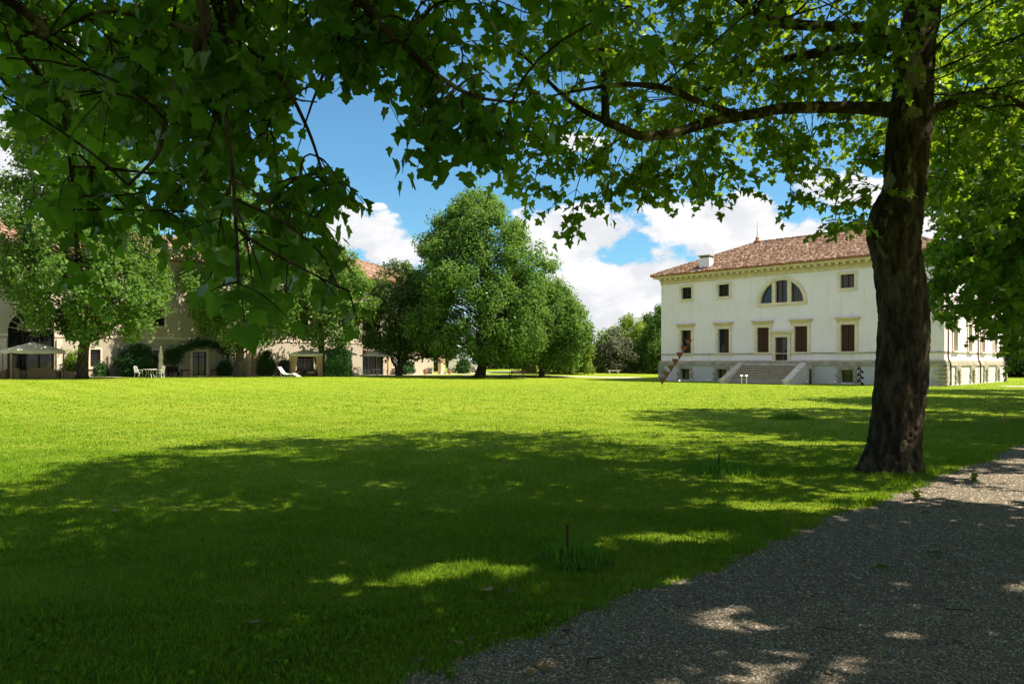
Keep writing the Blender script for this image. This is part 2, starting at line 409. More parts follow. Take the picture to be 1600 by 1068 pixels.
# ------------------------------------------------------------------ roofs and walls
def panel(mb, L, z0, z1, holes, depth, fmap):
    """wall face of length L with rectangular holes (u0,u1,v0,v1) and reveals; fmap(u, inward, z)"""
    us = sorted({0, L} | {h[0] for h in holes} | {h[1] for h in holes}); zs = sorted({z0, z1} | {h[2] for h in holes} | {h[3] for h in holes})
    us = [u for u in us if 0 <= u <= L]; zs = [z for z in zs if z0 <= z <= z1]
    for a, b in zip(us, us[1:]):
        for c, d in zip(zs, zs[1:]):
            um, zm = (a + b) / 2, (c + d) / 2
            if any(h[0] < um < h[1] and h[2] < zm < h[3] for h in holes): continue
            mb.add([fmap(a, 0, c), fmap(b, 0, c), fmap(b, 0, d), fmap(a, 0, d)], [(0, 1, 2, 3)])
    for a, b, c, d in holes:
        P = [(a, c), (b, c), (b, d), (a, d)]
        mb.add([fmap(u, 0, z) for u, z in P] + [fmap(u, depth, z) for u, z in P], [(i, i + 4, (i + 1) % 4 + 4, (i + 1) % 4) for i in range(4)])
def tile_plane(rng, poly, a, b, tw=0.23, tl=0.36):
    """barrel tiles over a roof slope. poly: 3D corners, a..b: eave ends"""
    a = np.array(a, float); e = np.array(b, float) - a; L = np.linalg.norm(e); e /= L
    P = np.array(poly, float); n = np.cross(P[1] - P[0], P[2] - P[0]); n /= np.linalg.norm(n)
    if n[2] < 0: n = -n
    up = np.cross(n, e)
    if up[2] < 0: up = -up
    Q = np.stack([(P - a) @ e, (P - a) @ up], -1)
    u = np.arange(Q[:, 0].min(), Q[:, 0].max(), tw) + tw / 2; v = np.arange(Q[:, 1].min(), Q[:, 1].max(), tl) + tl / 2
    U, W = np.meshgrid(u, v); U = U.ravel(); W = W.ravel(); inside = np.zeros(len(U), bool); j = len(Q) - 1
    for i in range(len(Q)):
        c = ((Q[i, 1] > W) != (Q[j, 1] > W)); den = (Q[j, 1] - Q[i, 1]) or 1e-9
        inside ^= c & (U < (Q[j, 0] - Q[i, 0]) * (W - Q[i, 1]) / den + Q[i, 0]); j = i
    U = U[inside]; W = W[inside]; N = len(U)
    U = U + rng.normal(0, 0.012, N); W = W + rng.normal(0, 0.02, N); tilt = rng.normal(0, 0.012, N)
    vs = []
    for end in (0, 1):
        for k in range(4):
            an = math.pi * k / 3; off = -math.cos(an) * tw * 0.54; hh = math.sin(an) * tw * 0.36 + (0.035 if end == 0 else 0.0) + 0.01
            ww = W + (-tl * 0.56 if end == 0 else tl * 0.52)
            vs.append(a + (U + off * (1.0 if end == 0 else 0.86))[:, None] * e + ww[:, None] * up + (hh + tilt)[:, None] * n)
    V = np.stack(vs, 1).reshape(-1, 3); o = np.arange(N)[:, None] * 8
    F = np.concatenate([o + np.array([k, k + 1, k + 5, k + 4]) for k in range(3)] + [o + np.array([3, 2, 1, 0])]).reshape(-1, 4)
    return V, F
def tiled_roof(parent, rng, eave, r0, r1, name='roof'):
    """hipped roof: eave = 4 corners (front-left, front-right, back-right, back-left); ridge r0..r1"""
    A, B, C_, D = eave
    base = MB().add([A, B, C_, D, r0, r1] + [(p[0], p[1], p[2] - 0.10) for p in (A, B, C_, D)],
                    [(0, 1, 5, 4), (1, 2, 5), (2, 3, 4, 5), (3, 0, 4), (0, 6, 7, 1), (1, 7, 8, 2), (2, 8, 9, 3), (3, 9, 6, 0), (9, 8, 7, 6)])
    roof = base.build(name, 'terracotta', parent)
    Vs = []; Fs = []; n = 0
    for poly, a, b in (((A, B, r1, r0), A, B), ((B, C_, r1), B, C_), ((C_, D, r0, r1), C_, D), ((D, A, r0), D, A)):
        V, F = tile_plane(rng, poly, a, b); Vs.append(V); Fs.append(F + n); n += len(V)
    tag(link('roof_tiles', np_mesh('roof_tiles', np.concatenate(Vs), np.concatenate(Fs)), 'roof_tile', roof), kind='stuff')
    caps = MB()
    for p, q in ((r0, r1), (A, r0), (D, r0), (B, r1), (C_, r1)):
        p = Vector(p); q = Vector(q); k = max(2, int((q - p).length / 0.4))
        for i in range(k):
            s0 = p.lerp(q, i / k); s1 = p.lerp(q, (i + 1.15) / k) if i < k - 1 else q
            caps.tube([s0 + Vector((0, 0, 0.07)), s1 + Vector((0, 0, 0.05))], [0.15, 0.12], 7)
    tag(caps.build('ridge_caps', 'roof_tile', roof), kind='stuff')
    return roof

# ------------------------------------------------------------------ the white villa
def build_villa():
    rng = np.random.default_rng(3)
    V = empty('villa', (15.35, 75.7, 0), R(-44.5), 'white two-storey villa with red tiled hip roof, lunette window and stone stair', 'villa')
    W, D = 25.9, 20.7; ZP, ZT = 1.62, 10.0
    wx = [2.92, 7.03, 11.0, 14.55, 18.58, 22.7]; ux = [2.98, 7.03, 18.55, 22.6]; bxs = [2.88, 6.93, 18.57, 22.6]
    sy = [2.9, 7.5, 12.1, 16.8]; sby = [3.2, 7.8, 12.5, 17.2]
    cx = 12.75; RI = 2.02; ZS = 7.3
    front = lambda off: (lambda u, i, z: (u, i + off, z)); side = lambda off: (lambda u, i, z: (W - off - i, u, z))
    left = lambda off: (lambda u, i, z: (i + off, D - u, z)); back = lambda off: (lambda u, i, z: (W - u, D - off - i, z))
    w = MB()
    fh = [(x - 0.58, x + 0.58, 2.76, 5.08) for x in wx] + [(x - 0.57, x + 0.57, 8.2, 9.36) for x in ux] + [(cx - 0.58, cx + 0.58, 1.79, 4.15), (cx - RI, cx + RI, ZS, ZS + RI)]
    panel(w, W, ZP, ZT, fh, 0.32, front(0))
    shl = [(y - 0.58, y + 0.58, 2.76, 5.08) for y in sy] + [(y - 0.5, y + 0.5, 8.2, 9.36) for y in sy]
    panel(w, D, ZP, ZT, shl, 0.32, side(0)); panel(w, D, ZP, ZT, [], 0.3, left(0)); panel(w, W, ZP, ZT, [], 0.3, back(0))
    for sgn in (-1, 1):                  # spandrels beside the lunette arch
        pts = [(cx + sgn * RI * math.cos(a), ZS + RI * math.sin(a)) for a in np.linspace(0, math.pi / 2, 13)]
        poly = [(cx + sgn * RI, ZS + RI)] + pts[::-1]
        if sgn < 0: poly = poly[::-1]
        w.add([(u, 0.0, z) for u, z in poly], [tuple(range(len(poly)))[::-1]])
        w.add([(u, y, z) for u, z in pts for y in (0.0, 0.32)], [(2 * i, 2 * i + 1, 2 * i + 3, 2 * i + 2) for i in range(12)])
    w.build('wall', 'plaster_white', V)
    p = MB(); off = -0.14
    panel(p, W, -0.3, ZP, [(x - 0.5, x + 0.5, 0.16, 1.2) for x in bxs], 0.45, front(off))
    panel(p, D, -0.3, ZP, [(y - 0.42, y + 0.42, 0.16, 1.15) for y in sby], 0.45, side(off)); panel(p, D, -0.3, ZP, [], 0.3, left(off)); panel(p, W, -0.3, ZP, [], 0.3, back(off))
    p.build('plinth_wall', 'plaster_plinth', V)
    def ring(name, m, z0, z1, pr, y0=0.0):
        b = MB(); b.box(-pr, W + pr, -pr, y0 + 0.05, z0, z1); b.box(W - 0.05, W + pr, y0 + 0.05, D + pr, z0, z1); b.box(-pr, 0.05, 0.05 + y0, D + pr, z0, z1); b.box(0.05, W - 0.05, D - 0.05, D + pr, z0, z1)
        return b.build(name, m, V)
    ring('base_moulding', 'stone_grey', 1.60, 1.78, 0.24); ring('base_moulding', 'stone_grey', 1.783, 1.93, 0.15); ring('base_moulding', 'stone_step', 1.933, 2.06, 0.09)
    ring('belt_course', 'stone_grey', 2.62, 2.735, 0.06)
    ring('frieze', 'stone_beige', 9.80, 10.12, 0.05); ring('bed_moulding', 'stone_beige', 10.123, 10.20, 0.14)
    corn = ring('cornice', 'stone_cream', 10.42, 10.60, 0.62); ring('soffit', 'stone_beige', 10.203, 10.417, 0.10); ring('gutter', 'copper_pipe', 10.603, 10.70, 0.74)
    mm = MB().box(-0.12, 0.12, -0.40, 0.0, 0.0, 0.19).mesh('modillion')
    for i in range(43): link('modillion', mm, 'stone_cream', corn, (0.15 + i * 0.61, -0.10, 10.225))
    for i in range(34):
        o = link('modillion', mm, 'stone_cream', corn, (W + 0.10, 0.25 + i * 0.61, 10.225)); o.rotation_euler = (0, 0, R(90))
    # windows: one parent object per window carrying its pieces
    def frame_at(u, s):                   # local placement on the front or the side wall
        return ((u, 0, 0), 0.0) if s == 'f' else ((W, u, 0), R(90))
    def tall_window(u, s, half, shut):
        loc, rz = frame_at(u, s)
        b = MB(); o = 0.28
        b.box(-0.58 - o, -0.58, -0.10, 0.0, 2.80, 5.36); b.box(0.58, 0.58 + o, -0.10, 0.0, 2.80, 5.36); b.box(-0.58, 0.58, -0.10, 0.0, 5.08, 5.36)
        win = b.build('window', 'stone_cream', V); win.location = loc; win.rotation_euler = (0, 0, rz)
        bx('sill', 'stone_cream', win, -0.96, 0.96, -0.20, -0.0, 2.66, 2.797)
        c = MB(); c.box(-0.88, 0.88, -0.13, 0, 5.363, 5.52); c.box(-0.98, 0.98, -0.26, 0, 5.523, 5.62); c.box(-1.06, 1.06, -0.34, 0, 5.623, 5.70)
        c.build('window_cornice', 'stone_beige', win)
        bx('pane', 'glass_dark', win, -0.60, 0.60, 0.24, 0.28, 2.76, 5.10)
        for sg in (-1, 1):
            if shut == 'open' and sg < 0: continue
            m2 = MB()
            for k in range(3): m2.box(sg * 0.30 - 0.285 + k * 0.19, sg * 0.30 - 0.285 + k * 0.19 + 0.18, 0.14, 0.18, 2.79, 5.06)
            m2.box(sg * 0.30 - 0.285, sg * 0.30 + 0.28, 0.175, 0.20, 3.0, 3.1); m2.box(sg * 0.30 - 0.285, sg * 0.30 + 0.28, 0.175, 0.20, 4.7, 4.8)
            m2.build('shutter', 'wood_brown', win)
        if shut == 'open':
            bx('transom', 'wood_brown', win, -0.56, 0.02, 0.17, 0.22, 4.2, 4.28)
    for i, x in enumerate(wx): tall_window(x, 'f', 0.58, 'open' if i < 2 else 'closed')
    for y in sy: tall_window(y, 's', 0.58, 'closed')
    def small_window(u, s):
        loc, rz = frame_at(u, s); b = MB(); o = 0.24
        b.box(-0.57 - o, -0.57, -0.08, 0.0, 8.2 - o, 9.36 + o); b.box(0.57, 0.57 + o, -0.08, 0.0, 8.2 - o, 9.36 + o); b.box(-0.57, 0.57, -0.08, 0.0, 9.36, 9.36 + o); b.box(-0.57, 0.57, -0.08, 0.0, 8.2 - o, 8.2)
        win = b.build('window', 'stone_cream', V); win.location = loc; win.rotation_euler = (0, 0, rz)
        bx('pane', 'glass_dark', win, -0.58, 0.58, 0.24, 0.28, 8.18, 9.38)
        f = MB(); f.box(-0.55, -0.47, 0.17, 0.22, 8.22, 9.34); f.box(0.47, 0.55, 0.17, 0.22, 8.22, 9.34); f.box(-0.04, 0.04, 0.17, 0.22, 8.22, 9.34); f.box(-0.47, -0.04, 0.17, 0.22, 8.22, 8.3); f.box(0.04, 0.47, 0.17, 0.22, 9.26, 9.34)
        f.build('window_frame', 'wood_brown', win)
    for x in ux: small_window(x, 'f')
    for y in sy: small_window(y, 's')
    # lunette
    b = MB(); A = np.linspace(0, math.pi, 33); RO = 2.36
    P = [(cx + RO * math.cos(a), ZS + RO * math.sin(a)) for a in A] + [(cx + RI * math.cos(a), ZS + RI * math.sin(a)) for a in A]
    n = 33
    b.add([(u, -0.09, z) for u, z in P] + [(u, 0.0, z) for u, z in P],
          [(i, n + i, n + i + 1, i + 1) for i in range(n - 1)] + [(i, i + 1, 2 * n + i + 1, 2 * n + i) for i in range(n - 1)] + [(n + i + 1, n + i, 3 * n + i, 3 * n + i + 1) for i in range(n - 1)])
    lun = b.build('lunette_window', 'stone_cream', V)
    bx('sill', 'stone_cream', lun, cx - RO, cx + RO, -0.12, 0.0, ZS - 0.26, ZS - 0.003)
    for sg in (-1, 1): bx('mullion', 'stone_cream', lun, cx + sg * 0.72 - 0.17, cx + sg * 0.72 + 0.17, -0.05, 0.25, ZS, ZS + 1.90)
    bx('pane', 'glass_dark', lun, cx - RI, cx + RI, 0.27, 0.31, ZS, ZS + RI)
    f = MB()
    for u in (cx - 0.5, cx + 0.5, cx - 0.02): f.box(u - 0.035, u + 0.035, 0.2, 0.26, ZS, ZS + 1.95)
    f.box(cx - 1.9, cx + 1.9, 0.2, 0.26, ZS, ZS + 0.07); f.build('window_frame', 'wood_brown', lun)
    # door
    b = MB(); b.box(cx - 0.86, cx - 0.58, -0.10, 0, 1.80, 4.43); b.box(cx + 0.58, cx + 0.86, -0.10, 0, 1.80, 4.43); b.box(cx - 0.58, cx + 0.58, -0.10, 0, 4.15, 4.43)
    b.box(cx - 0.92, cx + 0.92, -0.16, 0, 4.433, 4.58); b.box(cx - 1.04, cx + 1.04, -0.30, 0, 4.583, 4.72)
    dr = b.build('door', 'stone_cream', V)
    bx('door_leaf', 'wood_brown', dr, cx - 0.57, cx - 0.02, 0.16, 0.22, 1.80, 4.14)
    bx('door_leaf', 'wood_brown', dr, cx + 0.40, cx + 0.57, 0.16, 0.22, 1.80, 4.14)
    bx('door_pane', 'glass_dark', dr, cx - 0.02, cx + 0.40, 0.20, 0.23, 1.80, 4.14)
    MB().tube([(cx - 0.08, 0.13, 2.75), (cx - 0.08, 0.13, 2.95)], 0.02, 6).build('handle', 'black_metal', dr)
    # rubble stones round the cellar windows and on the corners
    blocks = {}
    def stone_mesh(l, h, k):
        key = (l, h, k)
        if key not in blocks:
            r = np.random.default_rng(int(l * 100) + int(h * 1000) + k); b = MB(); e = 0.035; d = 0.10 + 0.03 * r.random()
            j = lambda: r.uniform(-0.018, 0.018)
            outer = [(-l / 2, -h / 2), (l / 2, -h / 2), (l / 2, h / 2), (-l / 2, h / 2)]
            b.add([(u, 0.0, z) for u, z in outer] + [(u + j(), -d * 0.6, z + j() * 0.5) for u, z in outer] + [(u * (1 - 2 * e / l) + j(), -d, z * (1 - 2 * e / h) + j() * 0.5) for u, z in outer],
                  [(0, 1, 5, 4), (1, 2, 6, 5), (2, 3, 7, 6), (3, 0, 4, 7), (4, 5, 9, 8), (5, 6, 10, 9), (6, 7, 11, 10), (7, 4, 8, 11), (8, 9, 10, 11)])
            blocks[key] = b.mesh('stone')
        return blocks[key]
    def stone(u, z, l, h, s, k):
        o = link('stone', stone_mesh(round(l, 2), round(h, 2), k % 4), 'stone_rubble', V)
        if s == 'f': o.location = (u, -0.14, z)
        elif s == 's': o.location = (W + 0.14, u, z); o.rotation_euler = (0, 0, R(90))
        else: o.location = (-0.14, u, z); o.rotation_euler = (0, 0, R(-90))
    k = 0
    for us, s, hw in ((bxs, 'f', 0.5), (sby, 's', 0.42)):
        for u in us:
            win = bx('cellar_window', 'glass_dark', V, -hw - 0.01, hw + 0.01, 0.20, 0.24, 0.14, 1.22)
            win.location = (u, 0, 0) if s == 'f' else (W, u, 0); win.rotation_euler = (0, 0, 0 if s == 'f' else R(90))
            g = MB()
            for t in np.linspace(-hw, hw, 4)[1:-1]: g.tube([(t, 0.12, 0.16), (t, 0.12, 1.2)], 0.014, 5)
            g.tube([(-hw, 0.12, 0.66), (hw, 0.12, 0.66)], 0.014, 5); g.build('grille', 'black_metal', win)
            for sg in (-1, 1):
                for r_ in range(4):
                    l = 0.32 if r_ % 2 else 0.46; stone(u + sg * (hw + l / 2), 0.28 + r_ * 0.27, l, 0.25, s, k); k += 1
            for t in range(5): stone(u + (t - 2) * (hw * 2 + 0.64) / 5, 1.385, (hw * 2 + 0.60) / 5, 0.36, s, k); k += 1
    for s, u0, sg in (('f', 0.0, 1), ('f', W, -1), ('s', 0.0, 1), ('s', D, -1), ('l', 0.0, 1)):
        for r_ in range(5):
            l = 0.95 if r_ % 2 == (1 if s == 'f' else 0) else 0.60; stone(u0 + sg * (l / 2 - 0.23), 0.17 + r_ * 0.305, l, 0.285, s, k); k += 1
    # stair
    sx0, sx1 = 9.85, 15.15; ns = 12; run = 0.285; y1 = -1.35
    bx('landing', 'stone_step', V, sx0 - 0.55, sx1 + 0.55, y1, -0.26, -0.2, 1.77)
    for i in range(ns):
        zt = 1.77 - (i + 1) * 0.1475; ya = y1 - i * run
        st_ = bx('step', 'stone_riser', V, sx0, sx1, ya - run, ya, -0.2, zt - 0.055)
        bx('tread', 'stone_step' if i < ns - 3 else 'stone_pale', st_, sx0 + 0.002, sx1 - 0.002, ya - run - 0.05, ya - 0.002, zt - 0.052, zt)
    yb = y1 - ns * run
    for a, c in ((sx0 - 0.50, sx0 - 0.003), (sx1 + 0.003, sx1 + 0.50)):
        poly = [(y1, -0.2), (y1, 1.74), (y1 - 0.25, 1.74), (yb + 0.05, 0.32), (yb - 0.28, 0.32), (yb - 0.28, -0.2)]
        o = MB().prism(poly, lambda u, v: (a, u, v), lambda u, v: (c, u, v)).build('stair_cheek', 'plaster_plinth', V)
        top = [(y1 - 0.2, 1.755), (y1 - 0.2, 1.85), (yb + 0.0, 0.44), (yb - 0.34, 0.42), (yb - 0.34, 0.325), (yb + 0.02, 0.34)]
        MB().prism(top, lambda u, v: (a - 0.05, u, v), lambda u, v: (c + 0.05 if c < 12 else c + 0.05, u, v)).build('coping', 'stone_pale' if a > 12 else 'stone_step', o)
    # roof, chimney, rod, downpipes
    e = 0.80; ze = 10.70
    roof = tiled_roof(V, rng, [(-e, -e, ze), (W + e, -e, ze), (W + e, D + e, ze), (-e, D + e, ze)], (7.0, 7.0, 14.15), (W - 7.0, 7.0, 14.15))
    ch = MB(); ch.box(4.3, 5.4, 0.15, 0.95, 10.7, 12.15); ch.build('chimney', 'plaster_white', roof)
    cap = MB(); cap.box(4.2, 5.5, 0.05, 1.05, 12.30, 12.42); cap.box(4.32, 4.42, 0.17, 0.93, 12.15, 12.30); cap.box(5.28, 5.38, 0.17, 0.93, 12.15, 12.30); cap.build('chimney_cap', 'stone_grey', roof)
    MB().lathe([(0.28, 14.1), (0.32, 14.35), (0.15, 14.5), (0.2, 14.62), (0.08, 14.8)], 12, (7.0, 7.0)).build('finial', 'terracotta', roof)
    MB().tube([(7.0, 7.0, 14.75), (7.0, 7.0, 16.3)], [0.03, 0.012], 6).build('lightning_rod', 'black_metal', roof)
    for y in (0.55, 10.0, 20.0):
        MB().tube([(W + 0.62, y, 10.55), (W + 0.12, y, 9.7), (W + 0.12, y, 2.2), (W + 0.30, y, 1.7), (W + 0.30, y, 0.05)], 0.06, 8).build('downpipe', 'copper_pipe', V, True)
build_villa()

# ------------------------------------------------------------------ the long ochre farm wing on the left
def build_wing():
    rng = np.random.default_rng(5); s0 = -16.0
    ang = math.atan2(TY, TX)
    B = empty('farm_wing', (-43.1 + TX * s0, 62 + TY * s0, 0), ang, 'long ochre three-storey wing with red tiled roof behind the trees', 'building')
    L, D, ZT = 63.0, 13.0, 11.75
    X = lambda s: s - s0
    cols = [-9.6, -4.0, 7.25, 12.8, 18.4, 24.0, 29.6, 35.2, 40.8]; arches = [(2.25, 1.72, 4.55), (-7.0, 1.72, 4.55), (37.6, 1.5, 3.2)]
    rects = []; wins = []
    for c in cols:
        if c not in (35.2,): wins.append((X(c), 0.55, 5.42, 6.98))
        wins.append((X(c), 0.5, 9.1, 10.62))
    for c in (7.25, 12.6): wins.append((X(c), 0.42, 1.5, 3.05))
    wins.append((X(2.25), 0.5, 9.1, 10.62)); wins.append((X(20.55), 0.40, 1.35, 2.75)); wins.append((X(41.0), 0.5, 1.4, 2.9))
    rects = [(c - h, c + h, a, b) for c, h, a, b in wins]
    doors = [(X(16.7), 0.70, 0.35, 2.95), (X(28.5), 1.1, 0.3, 2.7), (X(32.2), 0.6, 0.3, 2.6)]
    rects += [(c - h, c + h, a, b) for c, h, a, b in doors]
    rects += [(X(c) - h, X(c) + h, 0.2, zs + h) for c, h, zs in arches]
    w = MB(); panel(w, L, -0.4, ZT, rects, 0.30, lambda u, i, z: (u, i, z))
    panel(w, D, -0.4, ZT, [], 0.3, lambda u, i, z: (L - i, u, z)); panel(w, D, -0.4, ZT, [], 0.3, lambda u, i, z: (i, D - u, z)); panel(w, L, -0.4, ZT, [], 0.3, lambda u, i, z: (L - u, D - i, z))
    for c, h, zs in arches:
        for sgn in (-1, 1):
            pts = [(X(c) + sgn * h * math.cos(a), zs + h * math.sin(a)) for a in np.linspace(0, math.pi / 2, 13)]
            poly = [(X(c) + sgn * h, zs + h)] + pts[::-1]
            w.add([(u, 0.0, z) for u, z in poly], [tuple(range(len(poly)))])
            w.add([(u, y, z) for u, z in pts for y in (0.0, 0.30)], [(2 * i, 2 * i + 1, 2 * i + 3, 2 * i + 2) for i in range(12)])
    w.build('wall', 'plaster_ochre', B)
    for c, h, a, b in wins:
        f = MB(); o = 0.14
        f.box(c - h - o, c - h, -0.035, 0, a - o, b + o); f.box(c + h, c + h + o, -0.035, 0, a - o, b + o); f.box(c - h, c + h, -0.035, 0, b, b + o)
        win = f.build('window', 'stone_cream', B)
        bx('sill', 'stone_cream', win, c - h - 0.2, c + h + 0.2, -0.10, -0.0, a - 0.26, a - o - 0.003)
        bx('pane', 'glass_dark', win, c - h, c + h, 0.2, 0.24, a, b)
        g = MB()
        if b < 8:
            for t in np.linspace(c - h, c + h, 6)[1:-1]: g.tube([(t, 0.08, a), (t, 0.08, b)], 0.012, 4)
            for t in np.linspace(a, b, 7)[1:-1]: g.tube([(c - h, 0.08, t), (c + h, 0.08, t)], 0.012, 4)
        else: g.box(c - 0.03, c + 0.03, 0.15, 0.19, a, b)
        g.build('grille', 'black_metal' if c < X(19) or b > 8 else 'white_paint', win)
    for c, h, a, b in doors:
        f = MB(); o = 0.2
        f.box(c - h - o, c - h, -0.05, 0, a - 0.1, b + o); f.box(c + h, c + h + o, -0.05, 0, a - 0.1, b + o); f.box(c - h, c + h, -0.05, 0, b, b + o)
        dr = f.build('door', 'stone_cream', B); bx('door_pane', 'glass_dark', dr, c - h, c + h, 0.2, 0.24, a - 0.2, b)
        f = MB(); f.box(c - 0.03, c + 0.03, 0.14, 0.19, a - 0.2, b); f.box(c - h, c + h, 0.14, 0.19, b - 0.55, b - 0.48); f.build('door_frame', 'wood_dark', dr)
    for c, h, zs in arches:
        cx = X(c)
        aw = bx('arch_window', 'glass_dark', B, cx - h, cx + h, 0.25, 0.28, 0.2, zs + h)
        f = MB()
        for a in np.linspace(0.2, math.pi - 0.2, 9): f.bar((cx, 0.2, zs), (cx + h * math.cos(a), 0.2, zs + h * math.sin(a)), 0.045, 0.045)
        f.tube([(cx + 0.55 * h * math.cos(a), 0.2, zs + 0.55 * h * math.sin(a)) for a in np.linspace(0, math.pi, 17)], 0.03, 4)
        f.build('fanlight_bars', 'stone_cream' if c > 0 else 'wood_dark', aw)
        f = MB(); f.box(cx - h, cx + h, 0.14, 0.24, zs - 0.12, zs)
        for t in (-h + 0.06, -0.62, 0.62, h - 0.06): f.box(cx + t - 0.05, cx + t + 0.05, 0.15, 0.23, 0.2, zs - 0.12)
        f.build('arch_frame', 'wood_dark', aw)
    for a, b in ((0, X(2.25 - 1.72) - 0.004), (X(2.25 + 1.72) + 0.004, X(37.6 - 1.5) - 0.004), (X(37.6 + 1.5) + 0.004, L)):
        if a == 0: bx('string_course', 'stone_cream', B, 0, X(-7 - 1.72), -0.06, 0, 4.1, 4.32); bx('string_course', 'stone_cream', B, X(-7 + 1.72), b, -0.06, 0, 4.1, 4.32)
        else: bx('string_course', 'stone_cream', B, a, b, -0.06, 0, 4.1, 4.32)
    c = MB(); c.box(-0.1, L + 0.1, -0.10, 0.0, 11.3, 11.5); c.box(-0.2, L + 0.2, -0.25, 0.0, 11.503, 11.72); c.build('eave_moulding', 'stone_beige', B)
    for s in (0.2, 4.35, 21.9, 22.5, 33.8, 40.0): bx('pilaster', 'stone_cream' if s < 20 else 'curtain', B, X(s) - 0.22, X(s) + 0.22, -0.14, 0.0, 0.0, 3.9)
    e = 0.7; ze = 11.85
    roof = tiled_roof(B, rng, [(-e, -e, ze), (L + e, -e, ze), (L + e, D + e, ze), (-e, D + e, ze)], (6.5, 6.5, 15.1), (L - 7.5, 6.5, 15.1))
    bx('chimney', 'plaster_ochre', roof, X(33.5), X(34.2), 4.6, 5.4, 13.5, 16.2)
    MB().box(X(33.4), X(34.3), 4.5, 5.5, 16.203, 16.35).build('chimney_cap', 'terracotta', roof)
build_wing()

# ------------------------------------------------------------------ foliage
def leaf_template(kind):
    if kind == 'plane':
        half = [(0.10, -0.06), (0.28, -0.10), (0.47, -0.01), (0.43, 0.12), (0.60, 0.26), (0.72, 0.47), (0.50, 0.50), (0.32, 0.57), (0.35, 0.70), (0.18, 0.84)]
    elif kind == 'mid':
        half = [(0.28, -0.09), (0.46, 0.0), (0.42, 0.14), (0.72, 0.46), (0.46, 0.50), (0.30, 0.57), (0.20, 0.80)]
    elif kind == 'lite':
        half = [(0.40, -0.04), (0.34, 0.20), (0.66, 0.48), (0.24, 0.52)]
    else:
        return np.array([(0, 0, 0), (0.40, 0.45, 0.10), (0, 1.0, -0.12), (-0.40, 0.45, 0.10)]), np.array([(0, 1, 2), (0, 2, 3)])
    out = [(0.0, 0.0)] + half + [(0.0, 1.0)] + [(-x, y) for x, y in half[::-1]]
    fold = 0.22; zf = lambda x, y: fold * abs(x) - 0.16 * y * y
    V = [(0.0, 0.34, -0.02)] + [(x, y, zf(x, y)) for x, y in out]; n = len(out)
    T = [(0, 1 + i, 1 + (i + 1) % n) for i in range(n)]
    return np.array(V), np.array(T)
TEMPL = {k: leaf_template(k) for k in ('plane', 'mid', 'lite', 'tiny')}
def norm(a): return a / np.maximum(np.linalg.norm(a, axis=-1, keepdims=True), 1e-9)
def leaf_frames(d, n):
    d = norm(d); x = norm(np.cross(d, n)); n = np.cross(x, d); return np.stack([x, d, n], -1)
def leaves_mesh(name, P, Fm, S, kind):
    TV, TT = TEMPL[kind]
    r = np.random.default_rng(len(P)); n = len(P)
    T = TV[None] * np.stack([r.uniform(0.78, 1.15, n), r.uniform(0.85, 1.12, n), r.uniform(-0.9, 2.6, n)], -1)[:, None, :]
    T[..., 0] += r.normal(0, 0.10, (n, 1)) * T[..., 1] ** 2                       # leaves bend sideways
    T[..., 2] += r.normal(0, 0.20, (n, 1)) * T[..., 0] * T[..., 1] + r.uniform(-0.35, 0.1, (n, 1)) * T[..., 1] ** 2
    V = P[:, None, :] + S[:, None, None] * np.einsum('nij,nkj->nki', Fm, T)
    F = TT[None] + (np.arange(len(P)) * len(TV))[:, None, None]
    return np_mesh(name, V.reshape(-1, 3), F.reshape(-1, 3))
def twig_tubes(paths):
    """3-sided tubes; paths: list of (pts(k,3), r0, r1)"""
    Vs = []; Fs = []; n = 0
    for p, r0, r1 in paths:
        p = np.asarray(p, float); k = len(p); d = norm(np.gradient(p, axis=0)); u = norm(np.cross(d, np.array([0.3, 0.9, 0.31]))); w = np.cross(d, u)
        r = np.linspace(r0, r1, k)[:, None, None]; a = np.array([0, 2.094, 4.189])
        ring = p[:, None] + r * (u[:, None] * np.cos(a)[None, :, None] + w[:, None] * np.sin(a)[None, :, None]); Vs.append(ring.reshape(-1, 3))
        i = np.arange(k - 1)[:, None] * 3 + np.arange(3)[None]; j = np.arange(k - 1)[:, None] * 3 + (np.arange(3)[None] + 1) % 3
        Fs.append(np.stack([i, j, j + 3, i + 3], -1).reshape(-1, 4) + n); n += 3 * k
    return np.concatenate(Vs), np.concatenate(Fs)
def catmull(P, k):
    P = np.asarray(P, float); Q = np.concatenate([2 * P[:1] - P[1:2], P, 2 * P[-1:] - P[-2:-1]]); out = []
    for i in range(1, len(Q) - 2):
        for t in np.linspace(0, 1, k, endpoint=False):
            a, b, c, d = Q[i - 1:i + 3]; out.append(0.5 * (2 * b + (c - a) * t + (2 * a - 5 * b + 4 * c - d) * t * t + (3 * b - a - 3 * c + d) * t ** 3))
    out.append(P[-1]); return np.array(out)
def vnoise(rng, ua, vz, na, fz):
    """value noise periodic in angle: ua in 0..1, vz in metres"""
    nz = int(vz.max() * fz) + 3; g = rng.uniform(-1, 1, (nz, na)); x = ua * na; y = vz * fz; i = np.floor(x).astype(int); j = np.floor(y).astype(int); fx = x - i; fy = y - j
    fx = fx * fx * (3 - 2 * fx); fy = fy * fy * (3 - 2 * fy); i0 = i % na; i1 = (i + 1) % na
    return (g[j, i0] * (1 - fx) + g[j, i1] * fx) * (1 - fy) + (g[j + 1, i0] * (1 - fx) + g[j + 1, i1] * fx) * fy
